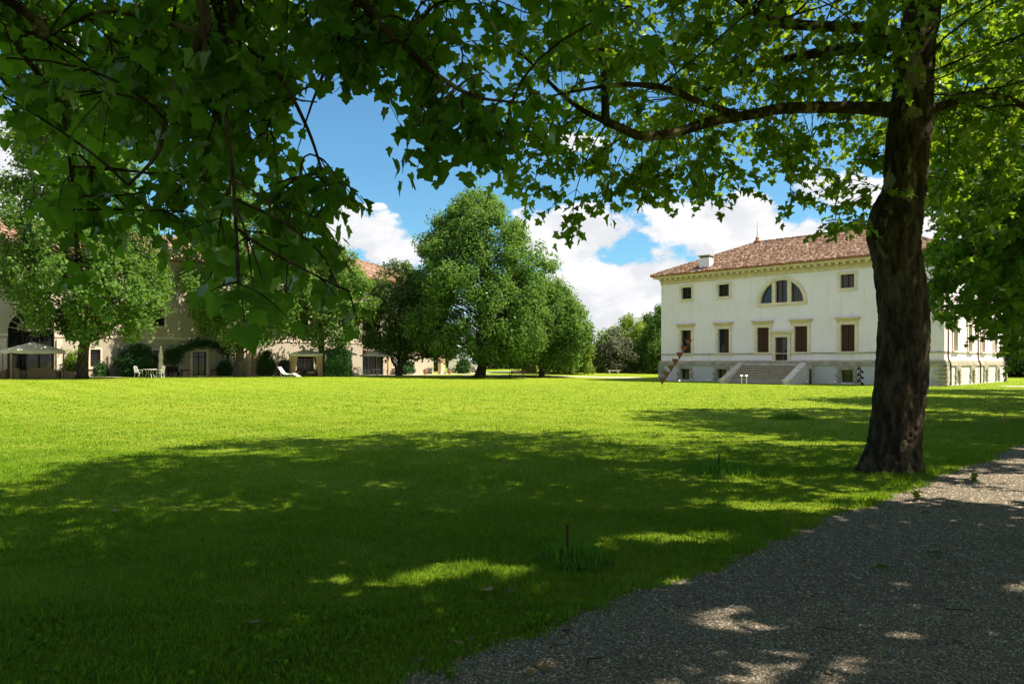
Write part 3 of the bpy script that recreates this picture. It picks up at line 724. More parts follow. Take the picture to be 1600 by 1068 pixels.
def trunk_mesh(path, seg, k, rough, rng, flare=0.0):
    """path rows (x,y,z,r)"""
    C = catmull(path, k); p = C[:, :3]; r = np.maximum(C[:, 3], 0.01); n = len(C)
    d = norm(np.gradient(p, axis=0)); u = norm(np.cross(np.broadcast_to(np.array([0, 1.0, 0]), d.shape), d) + 1e-6); w = np.cross(d, u)
    a = np.linspace(0, 2 * np.pi, seg, endpoint=False); zz = np.cumsum(np.r_[0, np.linalg.norm(np.diff(p, axis=0), axis=1)])[:, None]
    ph = rng.uniform(0, 6.28, 8)
    f = 1 + rough * (0.5 * np.sin(3 * a[None] + ph[0] + 0.5 * zz) + 0.45 * np.sin(5 * a[None] + ph[1] - 0.8 * zz + np.sin(zz)) + 0.3 * np.sin(9 * a[None] + ph[2] + 2.1 * zz) + 0.25 * np.sin(2 * a[None] + 3.1 * zz + ph[3]))
    f = f + rng.normal(0, rough * 0.12, f.shape)
    f = f + flare * np.exp(-zz * 4.0) * (1 + 0.45 * np.sin(5 * a[None] + ph[4]) + 0.3 * np.sin(3 * a[None] + ph[5]))
    if seg > 60:                           # furrowed bark plates on the trunk seen close by
        UA = np.broadcast_to((a / (2 * np.pi))[None], f.shape); VZ = np.broadcast_to(zz, f.shape)
        pl = 0.5 * np.abs(vnoise(rng, UA, VZ, 26, 4.0)) + 0.35 * np.abs(vnoise(rng, UA, VZ, 60, 9.0)) + 0.2 * vnoise(rng, UA, VZ, 90, 22.0)
        f = f - 0.075 * (0.45 - np.minimum(pl, 0.45)) / 0.45 * 1.0 + 0.02 * vnoise(rng, UA, VZ, 12, 1.6) + 0.035 * vnoise(rng, UA, VZ, 6, 1.1)
    V = p[:, None] + (r[:, None] * f)[..., None] * (u[:, None] * np.cos(a)[None, :, None] + w[:, None] * np.sin(a)[None, :, None])
    i = np.arange(n - 1)[:, None] * seg + np.arange(seg)[None]; j = np.arange(n - 1)[:, None] * seg + (np.arange(seg)[None] + 1) % seg
    F = np.stack([i, j, j + seg, i + seg], -1).reshape(-1, 4)
    return V.reshape(-1, 3), F, C

def px_of(P):                              # where a point falls in the picture (for choosing the largest leaves)
    y = np.maximum(P[:, 1], 0.05); return 800 + 1150 * P[:, 0] / y, 567 - 1150 * (P[:, 2] - EYE) / y, 1150 / y
GAPS = [(-0.45, 6.4, 0.60, 0.30), (-1.0, 5.95, 0.40, 0.18), (1.55, 7.6, 0.80, 0.30), (0.8, 7.25, 0.35, 0.16), (3.6, 9.2, 0.9, 0.28), (4.9, 9.9, 0.9, 0.35), (7.6, 11.6, 0.9, 0.4), (9.6, 13.4, 1.0, 0.5), (1.55, 4.57, 0.20, 0.09), (2.47, 4.78, 0.30, 0.10), (3.07, 4.8, 0.16, 0.07),
        (2.2, 6.9, 0.3, 0.1), (7.2, 16.6, 1.3, 0.45), (-5.2, 7.2, 0.3, 0.15), (-2.2, 6.6, 0.25, 0.1)]
def sun_gaps(P):
    """chinks in the canopy: leaves missing along a few sunbeams that reach the ground"""
    t = P[:, 2] / SUN.z; gx = P[:, 0] - SUN.x * t; gy = P[:, 1] - SUN.y * t; k = np.ones(len(P), bool)
    for cx, cy, rx, ry in GAPS: k &= ((gx - cx) / rx) ** 2 + ((gy - cy) / ry) ** 2 > 1
    return k
def near_frame(P):
    x, y, k = px_of(P); return bool(((P[:, 1] > 0.5) & (x > -260) & (x < 1860) & (y > -230)).any())
def near_tree(name, label, base, trunk, limbs, clusters, kind, leafm, barkm, rng, leaf_objs=0, hang=0.35, group=None, size=(0.15, 0.23), keep=None, flare=0.25, seg=28):
    """a plane tree close by: trunk, limbs, twigs and sprays of single leaves. All coordinates in world space."""
    b = np.array(base, float); root = empty(name, base, 0, label, 'tree', group)
    V, F, C = trunk_mesh(trunk, seg, 20 if seg > 60 else 10, 0.035, rng, flare); link('trunk', np_mesh('trunk', V - b, F, True), barkm, root)
    skel = [C[len(C) // 3:]]
    for L in limbs:
        V, F, C = trunk_mesh(L, 10, 6, 0.05, rng); link('branch', np_mesh('branch', V - b, F, True), barkm, root); skel.append(C[2:])
    skel = np.concatenate(skel); srad = skel[:, 3]; skel = skel[:, :3]; paths = []; LP = []; LD = []; LN = []; LS = []
    for c, rad, nsh, nlf in clusters:
        c = np.asarray(c, float); d0 = np.linalg.norm(skel - c, axis=1); dd = d0 + 0.6 * np.maximum(skel[:, 2] - c[2] - 1.0, 0) + 2.5 * np.maximum(d0 - 0.9, 0) * (srad < 0.034); a = skel[np.argmin(dd)]
        mid = (a + c) / 2 + rng.normal(0, 0.17, 3) * np.linalg.norm(c - a) + np.array([0, 0, 0.10 * np.linalg.norm(c - a)])
        t = np.linspace(0, 1, 6)[:, None]; tw = (1 - t) ** 2 * a + 2 * t * (1 - t) * mid + t * t * c
        dist = np.linalg.norm(c - a); paths.append((tw, min(0.006 + 0.005 * dist, 0.022), 0.007))
        out = norm(c - a + 1e-6)
        for _ in range(nsh):
            d = norm(rng.normal(0, 1, 3) * np.array([1, 1, 0.55]) + out * 0.45 + np.array([0, 0, -0.15 - hang * 0.4])); Ls = rad * rng.uniform(0.6, 1.15)
            tt = np.linspace(0, 1, 5)[:, None]; st = tw[rng.integers(3, 6)]
            sh = st + d * tt * Ls + np.array([0, 0, -1.0]) * (hang * 0.5 * Ls) * tt ** 2
            if keep is not None and not keep(sh).all(): continue
            if kind != 'tiny' and near_frame(sh): paths.append((sh, 0.006, 0.0025))
            t = np.linspace(0.22, 1.0, nlf) + rng.uniform(-0.05, 0.05, nlf)
            p = st + d * t[:, None] * Ls + np.array([0, 0, -1.0]) * (hang * 0.5 * Ls) * t[:, None] ** 2
            sd_ = norm(np.cross(d, np.array([0, 0, 1.0])) + 1e-6); sg = np.where(np.arange(nlf) % 2, 1, -1)[:, None]
            ld = d * 0.5 + sg * sd_ * 0.75 + np.array([0, 0, -hang]) + rng.normal(0, 0.35, (nlf, 3)); ld[-1] = d + np.array([0, 0, -hang])
            ln = np.array([0, 0, 1.0]) + rng.normal(0, 0.45, (nlf, 3)) + out * hang * 0.8
            ld = norm(ld); LP.append(p + ld * 0.05); LD.append(ld); LN.append(ln); LS.append(rng.uniform(size[0], size[1], nlf) * np.where(t > 0.9, 0.85, 1.0))
    LP = np.concatenate(LP); LD = np.concatenate(LD); LN = np.concatenate(LN); LS = np.concatenate(LS)
    k = sun_gaps(LP); LP, LD, LN, LS = LP[k], LD[k], LN[k], LS[k]
    if keep is not None:
        k = keep(LP); LP, LD, LN, LS = LP[k], LD[k], LN[k], LS[k]
    Fm = leaf_frames(LD, LN)
    V, F = twig_tubes(paths); tag(link('twigs', np_mesh('twigs', V - b, F, True), barkm, root), kind='stuff')
    sel = np.zeros(len(LP), bool)
    if leaf_objs:
        x, y, k = px_of(LP); s = np.where((x > -10) & (x < 1610) & (y > -10) & (y < 600) & (LP[:, 1] > 1), LS * k, 0); sel[np.argsort(-s)[:leaf_objs]] = True
    x, y, k = px_of(LP); seen = (LP[:, 1] > 0.5) & (x > -260) & (x < 1860) & (y > -230) & ~sel; rest = ~seen & ~sel
    me = leaves_mesh('crown', LP[seen] - b, Fm[seen], LS[seen], kind) if kind != 'tiny' and seen.any() else None
    if kind == 'tiny': rest = ~sel
    me2 = leaves_mesh('crown', LP[rest] - b, Fm[rest], LS[rest] * (1.0 if kind == 'tiny' else 1.85), 'tiny') if rest.any() else None
    if me is not None and me2 is not None:
        bmj = bmesh.new(); bmj.from_mesh(me); bmj.from_mesh(me2); bmj.to_mesh(me); bmj.free()
    crown = tag(link('crown', me or me2, leafm, root), kind='stuff')
    if leaf_objs:
        TV, TT = TEMPL['plane']; vari = []
        for q in range(6):
            W_ = TV * np.array([rng.uniform(0.8, 1.15), 1, rng.uniform(-0.8, 2.6)]); W_[:, 0] += rng.normal(0, 0.10) * W_[:, 1] ** 2; W_[:, 2] += rng.normal(0, 0.2) * W_[:, 0] * W_[:, 1] - 0.15 * W_[:, 1] ** 2
            me_ = np_mesh('leaf', W_, TT); me_.materials.append(M[leafm]); vari.append(me_)
        for i in np.nonzero(sel)[0]:
            o = bpy.data.objects.new('leaf', vari[i % 6]); col.objects.link(o); o.parent = crown
            m = Matrix([list(Fm[i, r] * LS[i]) + [LP[i, r] - b[r]] for r in range(3)] + [[0, 0, 0, 1]]); o.matrix_local = m
    return root, len(LP)

def shell_clusters(rng, n, c, rad, rmin, rad_c, nsh, nlf, ok=None):
    out = []; c = np.array(c); rad = np.array(rad); tries = 0
    while len(out) < n and tries < n * 40:
        tries += 1
        u = rng.uniform(-1, 1, 3); r = np.linalg.norm(u)
        if r > 1 or r < rmin: continue
        p = c + u * rad
        if ok is not None and not ok(p): continue
        out.append((p, rad_c * rng.uniform(0.8, 1.25), nsh, nlf))
    return out
def P3(px, py, Y): return ((px - 800) / 1150 * Y, Y, EYE + (567 - py) / 1150 * Y)

# ---- the plane tree standing at the edge of the gravel, with its trunk in view
def tree_at_path():
    rng = np.random.default_rng(11); Y = 12.2
    prof = [(738, 1390, 96), (705, 1395, 84), (671, 1400, 80), (622, 1405, 80), (572, 1410, 78), (480, 1411, 77), (397, 1401, 76), (365, 1397, 84), (337, 1401, 80), (300, 1412, 68), (250, 1416, 66), (210, 1420, 66), (150, 1426, 62), (75, 1431, 58), (0, 1443, 54)]
    tr = [(*P3(c, y, Y), 0.96 * w / 2 / 1150 * Y) for y, c, w in prof]
    tr[0] = (tr[0][0], Y, -0.05, tr[0][3])
    x, y, z, r = tr[-1]; tr += [(x + 0.2, y + 0.2, z + 2.0, 0.22), (x + 0.1, y + 0.1, z + 4.0, 0.15), (x + 0.3, y, z + 6.0, 0.07)]
    limb = [(*P3(px, py, yy), r) for px, py, yy, r in ((1405, 172, 12.2, 0.14), (1330, 168, 12.1, 0.098), (1230, 169, 11.9, 0.092), (1170, 180, 11.7, 0.084), (1110, 190, 11.5, 0.080), (1060, 206, 11.3, 0.076), (1005, 213, 11.2, 0.072), (970, 200, 11.1, 0.068), (945, 190, 11.0, 0.06))]
    up = [(*P3(px, py, yy), r) for px, py, yy, r in ((947, 192, 11.0, 0.065), (944, 140, 10.9, 0.055), (940, 80, 10.8, 0.05), (925, 20, 10.6, 0.045), (910, -60, 10.5, 0.03))]
    lf = [(*P3(px, py, yy), r) for px, py, yy, r in ((950, 192, 11.0, 0.05), (910, 172, 11.1, 0.04), (870, 140, 11.2, 0.032), (820, 90, 11.4, 0.02), (770, 60, 11.5, 0.012))]
    m2 = [(*P3(px, py, yy), r) for px, py, yy, r in ((1160, 182, 11.7, 0.055), (1095, 160, 11.4, 0.05), (1040, 138, 11.2, 0.045), (980, 132, 11.0, 0.035), (925, 138, 10.8, 0.025), (860, 150, 10.7, 0.012))]
    u2 = [(*P3(px, py, yy), r) for px, py, yy, r in ((1425, 60, 12.2, 0.12), (1340, 45, 11.8, 0.085), (1240, 38, 11.4, 0.075), (1190, 25, 11.2, 0.065), (1130, -20, 11.0, 0.05), (1050, -70, 10.6, 0.03))]
    u3 = [(*P3(px, py, yy), r) for px, py, yy, r in ((1375, 165, 12.15, 0.05), (1372, 110, 12.1, 0.04), (1385, 50, 12.0, 0.03), (1380, -40, 11.9, 0.02))]
    big = [[(6.9, 12.3, 8.0, 0.18), (9.0, 12.6, 8.6, 0.13), (11.2, 13.0, 9.6, 0.07)], [(6.8, 12.2, 8.4, 0.17), (6.4, 14.5, 9.4, 0.12), (5.8, 17.0, 10.2, 0.06)], [(6.8, 12.2, 9.2, 0.17), (4.0, 11.8, 10.4, 0.12), (1.2, 11.5, 11.2, 0.06)],
           [(6.8, 12.1, 8.2, 0.16), (6.6, 9.5, 9.2, 0.11), (6.2, 7.0, 9.6, 0.05)], [(6.9, 12.3, 10.0, 0.14), (8.0, 11.0, 12.0, 0.09), (8.6, 10.4, 13.5, 0.05)], [(6.8, 12.4, 8.6, 0.15), (3.6, 14.0, 9.8, 0.1), (1.6, 15.6, 10.4, 0.05)],
           [(6.6, 12.3, 5.9, 0.10), (8.6, 13.2, 6.6, 0.07), (10.6, 14.0, 6.2, 0.04)], [(6.7, 12.4, 7.2, 0.12), (5.0, 13.6, 7.4, 0.08), (3.4, 14.4, 7.0, 0.04)]]
    def ok(p):
        d = math.hypot(p[0] - 6.3, p[1] - 12)
        if p[2] < 5.6 + 0.10 * d: return False
        if d > 7.0: return False
        x, y, k = px_of(np.array([p]))
        if x[0] < 790 and y[0] > -40: return False
        return True
    cl = shell_clusters(rng, 580, (6.1, 12.1, 8.6), (6.9, 6.9, 6.4), 0.3, 0.85, 6, 9, ok)
    spr = [(800, 275, 11.5), (835, 285, 11.2), (895, 325, 11.0), (885, 255, 11.6), (945, 300, 11.4), (1000, 300, 11.2), (1045, 285, 11.8), (1105, 275, 11.6), (1150, 285, 11.2), (1110, 225, 12.0), (1015, 255, 11.8), (950, 240, 11.2),
           (1235, 300, 11.8), (1290, 345, 11.6), (1335, 315, 12.6), (1275, 250, 11.6), (1340, 245, 12.8), (1230, 235, 12.2), (1330, 280, 11.4), (830, 205, 11.0), (790, 225, 11.3), (880, 190, 11.4), (810, 130, 11.2), (860, 95, 11.0), (900, 60, 11.2), (820, 45, 11.0), (780, 70, 11.6),
           (960, 80, 11.4), (1010, 60, 11.8), (1060, 90, 11.2), (1100, 50, 11.6), (1150, 90, 12.2), (1200, 120, 12.4), (1040, 190, 12.4), (1180, 210, 12.8), (1260, 110, 12.0), (1310, 90, 11.6), (1290, 190, 13.0), (1340, 130, 12.6), (1090, 130, 12.6), (990, 160, 12.4),
           (1480, 60, 12.0), (1540, 90, 12.4), (1500, 150, 12.8), (1570, 180, 12.0), (1490, 230, 13.2), (1550, 260, 13.0), (1590, 60, 11.8), (1470, 290, 13.6), (1530, 330, 13.5), (1590, 310, 13.0), (1230, 30, 12.4), (1170, 40, 10.8), (1360, 60, 11.2), (1420, 30, 11.0), (1390, 90, 10.9)]
    cl += [(np.array(P3(*s)), 0.55 * rng.uniform(0.85, 1.2), 7, 9) for s in spr]
    near_tree('plane_tree', 'big plane tree with thick bare trunk at the gravel edge', (6.3, 12.2, 0), tr, [limb, up, lf, m2, u2, u3] + big, cl, 'mid', 'leaf_plane', 'bark_plane', rng, 300, 0.40, 'plane trees along the avenue', (0.095, 0.155), flare=0.13, seg=96)
tree_at_path()

# ---- the plane tree beside the camera: only its drooping boughs come into view
def tree_overhead():
    rng = np.random.default_rng(21)
    tr = [(-4.6, 0.6, -0.05, 0.46), (-4.55, 0.65, 1.0, 0.40), (-4.5, 0.7, 3.0, 0.37), (-4.4, 0.8, 5.0, 0.33), (-4.3, 0.9, 8.0, 0.25), (-4.2, 0.8, 12.0, 0.10)]
    L = lambda *a: [(*(P3(*q[:3]) if len(q) == 4 and q[0] > 20 else q[:3]), q[-1]) for q in a]
    A = [(-4.45, 0.75, 4.4, 0.14), (-3.3, 2.4, 5.1, 0.10), (-2.2, 3.9, 4.8, 0.06)] + [(*P3(*p), r) for p, r in (((310, -10, 4.4), 0.035), ((312, 60, 4.4), 0.030), ((280, 120, 4.45), 0.022), ((265, 165, 4.5), 0.018), ((245, 240, 4.5), 0.013), ((200, 290, 4.5), 0.007))]
    A2 = [(*P3(*p), r) for p, r in (((312, 40, 4.4), 0.022), ((318, 70, 4.4), 0.020), ((320, 95, 4.4), 0.010))]
    B = [(-3.3, 2.4, 5.1, 0.08), (-2.4, 4.2, 5.0, 0.05)] + [(*P3(*p), r) for p, r in (((345, -20, 5.0), 0.030), ((362, 30, 5.0), 0.024), ((360, 90, 4.9), 0.018), ((350, 150, 4.8), 0.015), ((362, 250, 4.5), 0.011), ((368, 340, 4.0), 0.008), ((372, 430, 3.5), 0.006))]
    Cc = [(-3.3, 2.4, 5.1, 0.09), (-1.6, 4.2, 5.3, 0.06)] + [(*P3(*p), r) for p, r in (((560, -10, 5.0), 0.035), ((620, 60, 5.1), 0.026), ((680, 115, 5.2), 0.020), ((740, 150, 5.3), 0.014), ((800, 160, 5.4), 0.007))]
    Dd = [(-4.45, 0.75, 3.9, 0.10), (-4.2, 2.6, 4.6, 0.06)] + [(*P3(*p), r) for p, r in (((40, 20, 4.8), 0.03), ((20, 60, 4.8), 0.02), ((90, 160, 5.0), 0.014), ((110, 260, 5.0), 0.010), ((120, 400, 5.0), 0.006))]
    Ee = [(*P3(*p), r) for p, r in (((310, 50, 4.5), 0.022), ((240, 30, 4.7), 0.018), ((150, 20, 5.0), 0.012), ((70, 60, 5.2), 0.008))]
    Ff = [(*P3(*p), r) for p, r in (((360, 60, 5.0), 0.020), ((430, 110, 5.2), 0.016), ((480, 200, 5.2), 0.012), ((510, 290, 5.0), 0.007))]
    cl = []
    reg = [(10, 570, -30, 110, 46), (50, 540, 90, 220, 30), (250, 500, 210, 330, 15), (90, 260, 210, 290, 6)]
    for x0, x1, y0, y1, n in reg:
        for _ in range(n):
            px, py = rng.uniform(x0, x1), rng.uniform(y0, y1)
            if px < 75 and py > 110: continue
            if px > 470 and py > 150 and px + py * 0.4 > 560: continue
            if 355 < px < 425 and py < 90: continue
            cl.append((np.array(P3(px, py, rng.uniform(4.4, 7.8))), 0.44 * rng.uniform(0.8, 1.25), 5, 7))
    spr = [(100, 300, 5.6), (112, 415, 4.8), (160, 330, 5.6), (370, 440, 3.4), (385, 370, 4.2), (345, 340, 4.8), (420, 350, 5.2), (450, 390, 5.0), (520, 430, 4.6), (545, 455, 4.4), (470, 300, 5.4), (505, 250, 5.2), (535, 285, 5.0), (490, 345, 5.0),
           (495, 160, 5.4), (10, 90, 3.9), (8, 40, 4.4), (5, 150, 4.2), (290, 330, 5.4), (60, 170, 5.4), (520, 60, 5.2), (545, 90, 5.6), (420, 290, 5.0), (230, 300, 5.2),
           (590, 20, 5.4), (570, 60, 5.6), (620, 70, 5.4), (600, 105, 5.6), (650, 110, 5.4), (640, 40, 5.8), (690, 30, 5.8), (680, 90, 5.4), (690, 150, 5.2), (650, 165, 5.4), (640, 215, 5.2), (668, 238, 5.0), (720, 165, 5.2), (740, 120, 5.6), (770, 175, 5.4), (720, 70, 5.8),
           (760, 40, 6.2), (800, 185, 5.4), (730, 195, 5.2), (700, 0, 5.6), (560, 10, 5.8), (820, 20, 6.4), (985, 10, 4.8), (830, 145, 5.8)]
    small = {(370, 440), (640, 215), (668, 238), (535, 285), (545, 455), (520, 430), (112, 415), (10, 90), (5, 150), (985, 10)}
    for s in spr: cl.append((np.array(P3(*s)), (0.22 if s[:2] in small else 0.36) * rng.uniform(0.85, 1.15), 3 if s[:2] in small else 4, 4 if s[:2] in small else 6))
    def ok(p):
        if p[2] < 5.2: return False
        x, y, k = px_of(np.array([p])); return not (p[1] > 1.0 and 470 < x[0] < 800 and y[0] > -60)
    cl += shell_clusters(rng, 600, (-2.9, 2.3, 8.9), (8.4, 8.8, 5.2), 0.2, 0.9, 6, 9, ok) + shell_clusters(rng, 130, (1.0, 7.0, 9.2), (3.4, 2.8, 2.6), 0.0, 0.9, 6, 9, ok)
    def keep(P):
        x, y, k = px_of(P); n = len(P)
        sky = (x > 575) & (x < 770) & (y > 290) | (x > 470) & (x < 600) & (y > 150) & (y < 245) | (x < 45) & (y > 225) | (x > 585) & (y > 175 + (770 - x) * 0.0) & (x < 600) | (y > 530) & (P[:, 1] > 1.5)
        return ~sky
    big = [[(-4.3, 0.85, 7.0, 0.16), (-2.0, 2.0, 8.0, 0.1), (0.0, 3.0, 8.6, 0.05)], [(-4.3, 0.85, 6.4, 0.16), (-6.5, 2.0, 7.6, 0.1), (-8.5, 3.0, 8.2, 0.05)], [(-4.3, 0.85, 7.4, 0.15), (-4.8, -2.0, 8.6, 0.1), (-5.0, -4.0, 9.0, 0.05)], [(-4.25, 0.85, 8.4, 0.14), (-3.6, 3.4, 9.6, 0.08), (-3.0, 6.4, 10.0, 0.04)], [(-4.3, 0.85, 7.8, 0.15), (-1.6, 1.4, 8.8, 0.10), (1.6, 2.4, 9.4, 0.05)]]
    near_tree('plane_tree', 'plane tree beside the viewer, its dark leafy boughs hanging over the left sky', (-4.6, 0.6, 0), tr, [A, A2, B, Cc, Dd, Ee, Ff] + big, cl, 'plane', 'leaf_near', 'bark_plane', rng, 300, 0.75, 'plane trees along the avenue', (0.072, 0.13), keep=keep)
tree_overhead()

# ---- the other plane trees of the avenue: same row farther on, and the row across the gravel
def row_tree(x, y, seed, label, n, objs=0, sprays=(), rad=6.2, zc=8.6, zmin=4.6, kind='tiny', size=(0.24, 0.36), limit=None, leafm='leaf_plane'):
    rng = np.random.default_rng(seed); j = lambda: rng.uniform(-0.15, 0.15)
    tr = [(x, y, -0.05, 0.48), (x + j(), y + j(), 1.2, 0.41), (x + j(), y + j(), 3.5, 0.38), (x + j(), y + j(), 6.0, 0.33), (x + j(), y + j(), 9.0, 0.22), (x + j(), y + j(), 13.0, 0.07)]
    limbs = []
    for i in range(9):
        a = i * 2.4 + rng.uniform(-0.3, 0.3); h = 4.4 + i * 0.75; l = rad * rng.uniform(0.55, 0.85)
        limbs.append([(x, y, h, 0.15 - i * 0.009), (x + math.cos(a) * l * 0.5, y + math.sin(a) * l * 0.5, h + 0.5, 0.09), (x + math.cos(a) * l, y + math.sin(a) * l, h + 0.4 + rng.uniform(-0.4, 0.6), 0.035)])
    def ok(p):
        if p[2] < zmin: return False
        return limit is None or limit(p)
    cl = shell_clusters(rng, n, (x, y, zc), (rad, rad, 6.4), 0.45, 0.95, 7, 9, ok)
    cl += [(np.array(P3(*s)), 0.75 * rng.uniform(0.8, 1.2), 7, 9) for s in sprays]
    near_tree('plane_tree', label, (x, y, 0), tr, limbs, cl, kind, leafm, 'bark_plane', rng, objs, 0.4, 'plane trees along the avenue', size, seg=20)
rs = random.Random(4)
low = [(rs.uniform(1465, 1640), rs.uniform(255, 470), rs.uniform(17.5, 22)) for _ in range(46)] + [(1500, 478, 19.5), (1560, 500, 19), (1600, 525, 18.5), (1640, 540, 18.5), (1585, 480, 20), (1530, 470, 18.6), (1480, 455, 19.5), (1620, 500, 20)] + [(rs.uniform(1448, 1610), rs.uniform(330, 500 if q % 2 else 440), rs.uniform(16.5, 20)) for q in range(40)]
row_tree(16.5, 22.5, 31, 'dense plane tree with low boughs at the right edge, next beyond the bare trunk', 420, 300, low, limit=lambda p: px_of(np.array([p]))[0][0] > 1455 or px_of(np.array([p]))[1][0] < 200, zmin=4.2, kind='lite', size=(0.15, 0.24))
row_tree(27.0, 33.0, 32, 'farther plane tree behind the low boughs at the right edge', 420, rad=6.4)
row_tree(37.5, 43.5, 33, 'farthest avenue plane tree right of the villa', 300, rad=6.4)
row_tree(8.6, 3.6, 34, 'plane tree just outside the right edge, shading the near gravel', 330, rad=6.0, zmin=5.6)
row_tree(-15.2, -10.0, 36, 'unseen plane tree added to the near row behind the viewer', 210, rad=7.0)  # this and next two: unseen, added to darken the shaded near lawn
row_tree(-2.4, -8.0, 37, 'unseen plane tree added to the far row behind the viewer', 230, rad=7.0)
row_tree(29.6, 25.4, 38, 'unseen second plane tree added across the gravel beyond the right edge', 210, rad=6.4)
row_tree(19.0, 14.4, 35, 'plane tree across the gravel beyond the right edge', 300, rad=6.2, zmin=4.6)

# ---- trees standing around the lawn
def far_tree(name, label, x, y, h, prof, ncl, nleaf, leafm, rng_seed, trunk_r=0.4, lean=(0, 0), trunk_h=2.5, lsize=(0.19, 0.34), crad=1.0, cat='tree', group=None, kind='tiny', stems=1, inner=0.55, barkm='bark_grey', lump=0.18):
    """prof: rows (height, radius, dx) of the crown"""
    rng = np.random.default_rng(rng_seed); z0 = G(x, y); b = np.array([x, y, z0]); root = empty(name, (x, y, z0), 0, label, cat, group)
    prof = np.array(prof, float); ncl = int(ncl * 1.3); nleaf = int(nleaf * 1.75); zlo, zhi = prof[0, 0], prof[-1, 0]
    tm = None
    for s in range(stems):
        ox = (s - (stems - 1) / 2) * trunk_r * 2.2; sp = (s - (stems - 1) / 2) * 0.5
        P = [(ox * 0.6, 0, -0.1, trunk_r * 1.15), (ox + lean[0] * 0.4, lean[1] * 0.4, trunk_h * 0.5, trunk_r * 0.9), (ox + sp + lean[0], lean[1], trunk_h, trunk_r * 0.8), (ox + sp * 1.4 + lean[0] * 1.2, lean[1] * 1.2, (trunk_h + zhi) / 2, trunk_r * 0.5), (lean[0], lean[1], zhi * 0.9, 0.05)]
        V, F, C = trunk_mesh(P, 14, 6, 0.06, rng, 0.3 if stems == 1 else 0.1); link('trunk', np_mesh('trunk', V, F, True), barkm, root)
    cc = []; lob = rng.uniform(0, 6.28, 6)
    while len(cc) < ncl:
        z = rng.uniform(zlo, zhi); r = np.interp(z, prof[:, 0], prof[:, 1]); 
        if rng.random() > (r + 0.3) / (prof[:, 1].max() + 0.3): continue
        a = rng.uniform(0, 6.28); f = (inner + (1 - inner) * math.sqrt(rng.random())) * (1 + lump * math.sin(3 * a + lob[0] + z * 0.7) * 0.6 + lump * math.sin(5 * a + lob[1] - z * 1.1) * 0.6 + rng.normal(0, lump * 0.35))
        cc.append((np.interp(z, prof[:, 0], prof[:, 2]) + f * r * math.cos(a), f * r * math.sin(a), z + rng.normal(0, 0.2)))
    cc = np.array(cc); br = []
    axis = np.array([[lean[0], lean[1], 0.0]]) * np.ones((len(cc), 1)); axis[:, 2] = np.clip(cc[:, 2] - 0.45 * np.hypot(cc[:, 0], cc[:, 1]) - 0.3, trunk_h * 0.6, zhi)
    for i in range(0, len(cc), 2):
        t = np.linspace(0, 1, 5)[:, None]; mid = (axis[i] + cc[i]) / 2 + np.array([0, 0, 0.4]); br.append(((1 - t) ** 2 * axis[i] + 2 * t * (1 - t) * mid + t * t * cc[i], 0.07, 0.015))
    V, F = twig_tubes(br); tag(link('branches', np_mesh('branches', V, F, True), barkm, root), kind='stuff')
    cr = crad * rng.uniform(0.65, 1.3, ncl); idx = np.repeat(np.arange(ncl), nleaf); N = len(idx)
    off = norm(rng.normal(0, 1, (N, 3))) * (rng.random(N) ** 0.45)[:, None] * cr[idx][:, None] * np.array([0.95, 0.95, 1.0])
    P = cc[idx] + off; out = norm(off + 0.5 * norm(cc[idx] - np.array([0, 0, (zlo + zhi) / 2])) * cr[idx][:, None])
    ln = out * 0.8 + np.array([0, 0, 0.7]) + rng.normal(0, 0.45, (N, 3)); ld = np.cross(ln, rng.normal(0, 1, (N, 3))) + np.array([0, 0, -0.25]); S = rng.uniform(lsize[0], lsize[1], N)
    ok = P[:, 2] > 0.05; P, ld, ln, S = P[ok], ld[ok], ln[ok], S[ok]
    tag(link('crown', leaves_mesh('crown', P, leaf_frames(ld, ln), S, kind), leafm, root), kind='stuff'); return root
LT = 'trees in front of the ochre wing'
far_tree('plane_tree', 'tall leafy plane tree before the arched end of the ochre wing', -34.0, 58.0, 24, [(3.3, 2.4, 1.2), (5.0, 4.6, 0.9), (8, 5.7, 0.5), (11, 5.3, 0.2), (15, 4.6, -0.4), (19, 3.9, -0.8), (22.5, 2.4, -1), (24.8, 0.6, -1)], 380, 60, 'leaf_mid', 41, 0.42, (0.6, 0), 4.6, group=LT, barkm='bark_plane')
far_tree('plane_tree', 'plane tree by the wing door, its trunk left of the white lounger', -25.9, 70.0, 18, [(3.4, 1.6, 0.5), (4.6, 4.0, 1.0), (7, 5.6, 1.0), (11, 5.8, 0.8), (15, 4.2, 0.4), (18, 0.8, 0.2)], 270, 62, 'leaf_mid', 42, 0.42, (0, 0), 3.4, group=LT)
far_tree('plane_tree', 'upright plane tree beside the clipped ivy bush', -19.4, 75.0, 13.5, [(3.0, 1.5, 0.3), (4.2, 3.0, 0.2), (7, 4.2, 0.6), (10, 3.8, 0.5), (12.5, 2.2, 0.2), (13.8, 0.6, 0)], 150, 62, 'leaf_mid', 43, 0.38, (0, 0), 3.2, group=LT)
far_tree('maple_tree', 'dark round maple between the parasols and the largest plane tree', -12.6, 82.0, 12.2, [(1.9, 1.8, 1.0), (3.2, 4.0, 0.8), (6, 4.6, 0.6), (9, 3.9, 0.4), (11, 2.4, 0.2), (12.3, 0.6, 0)], 190, 66, 'leaf_deep', 44, 0.16, (0, 0), 2.2, stems=3, group=LT)
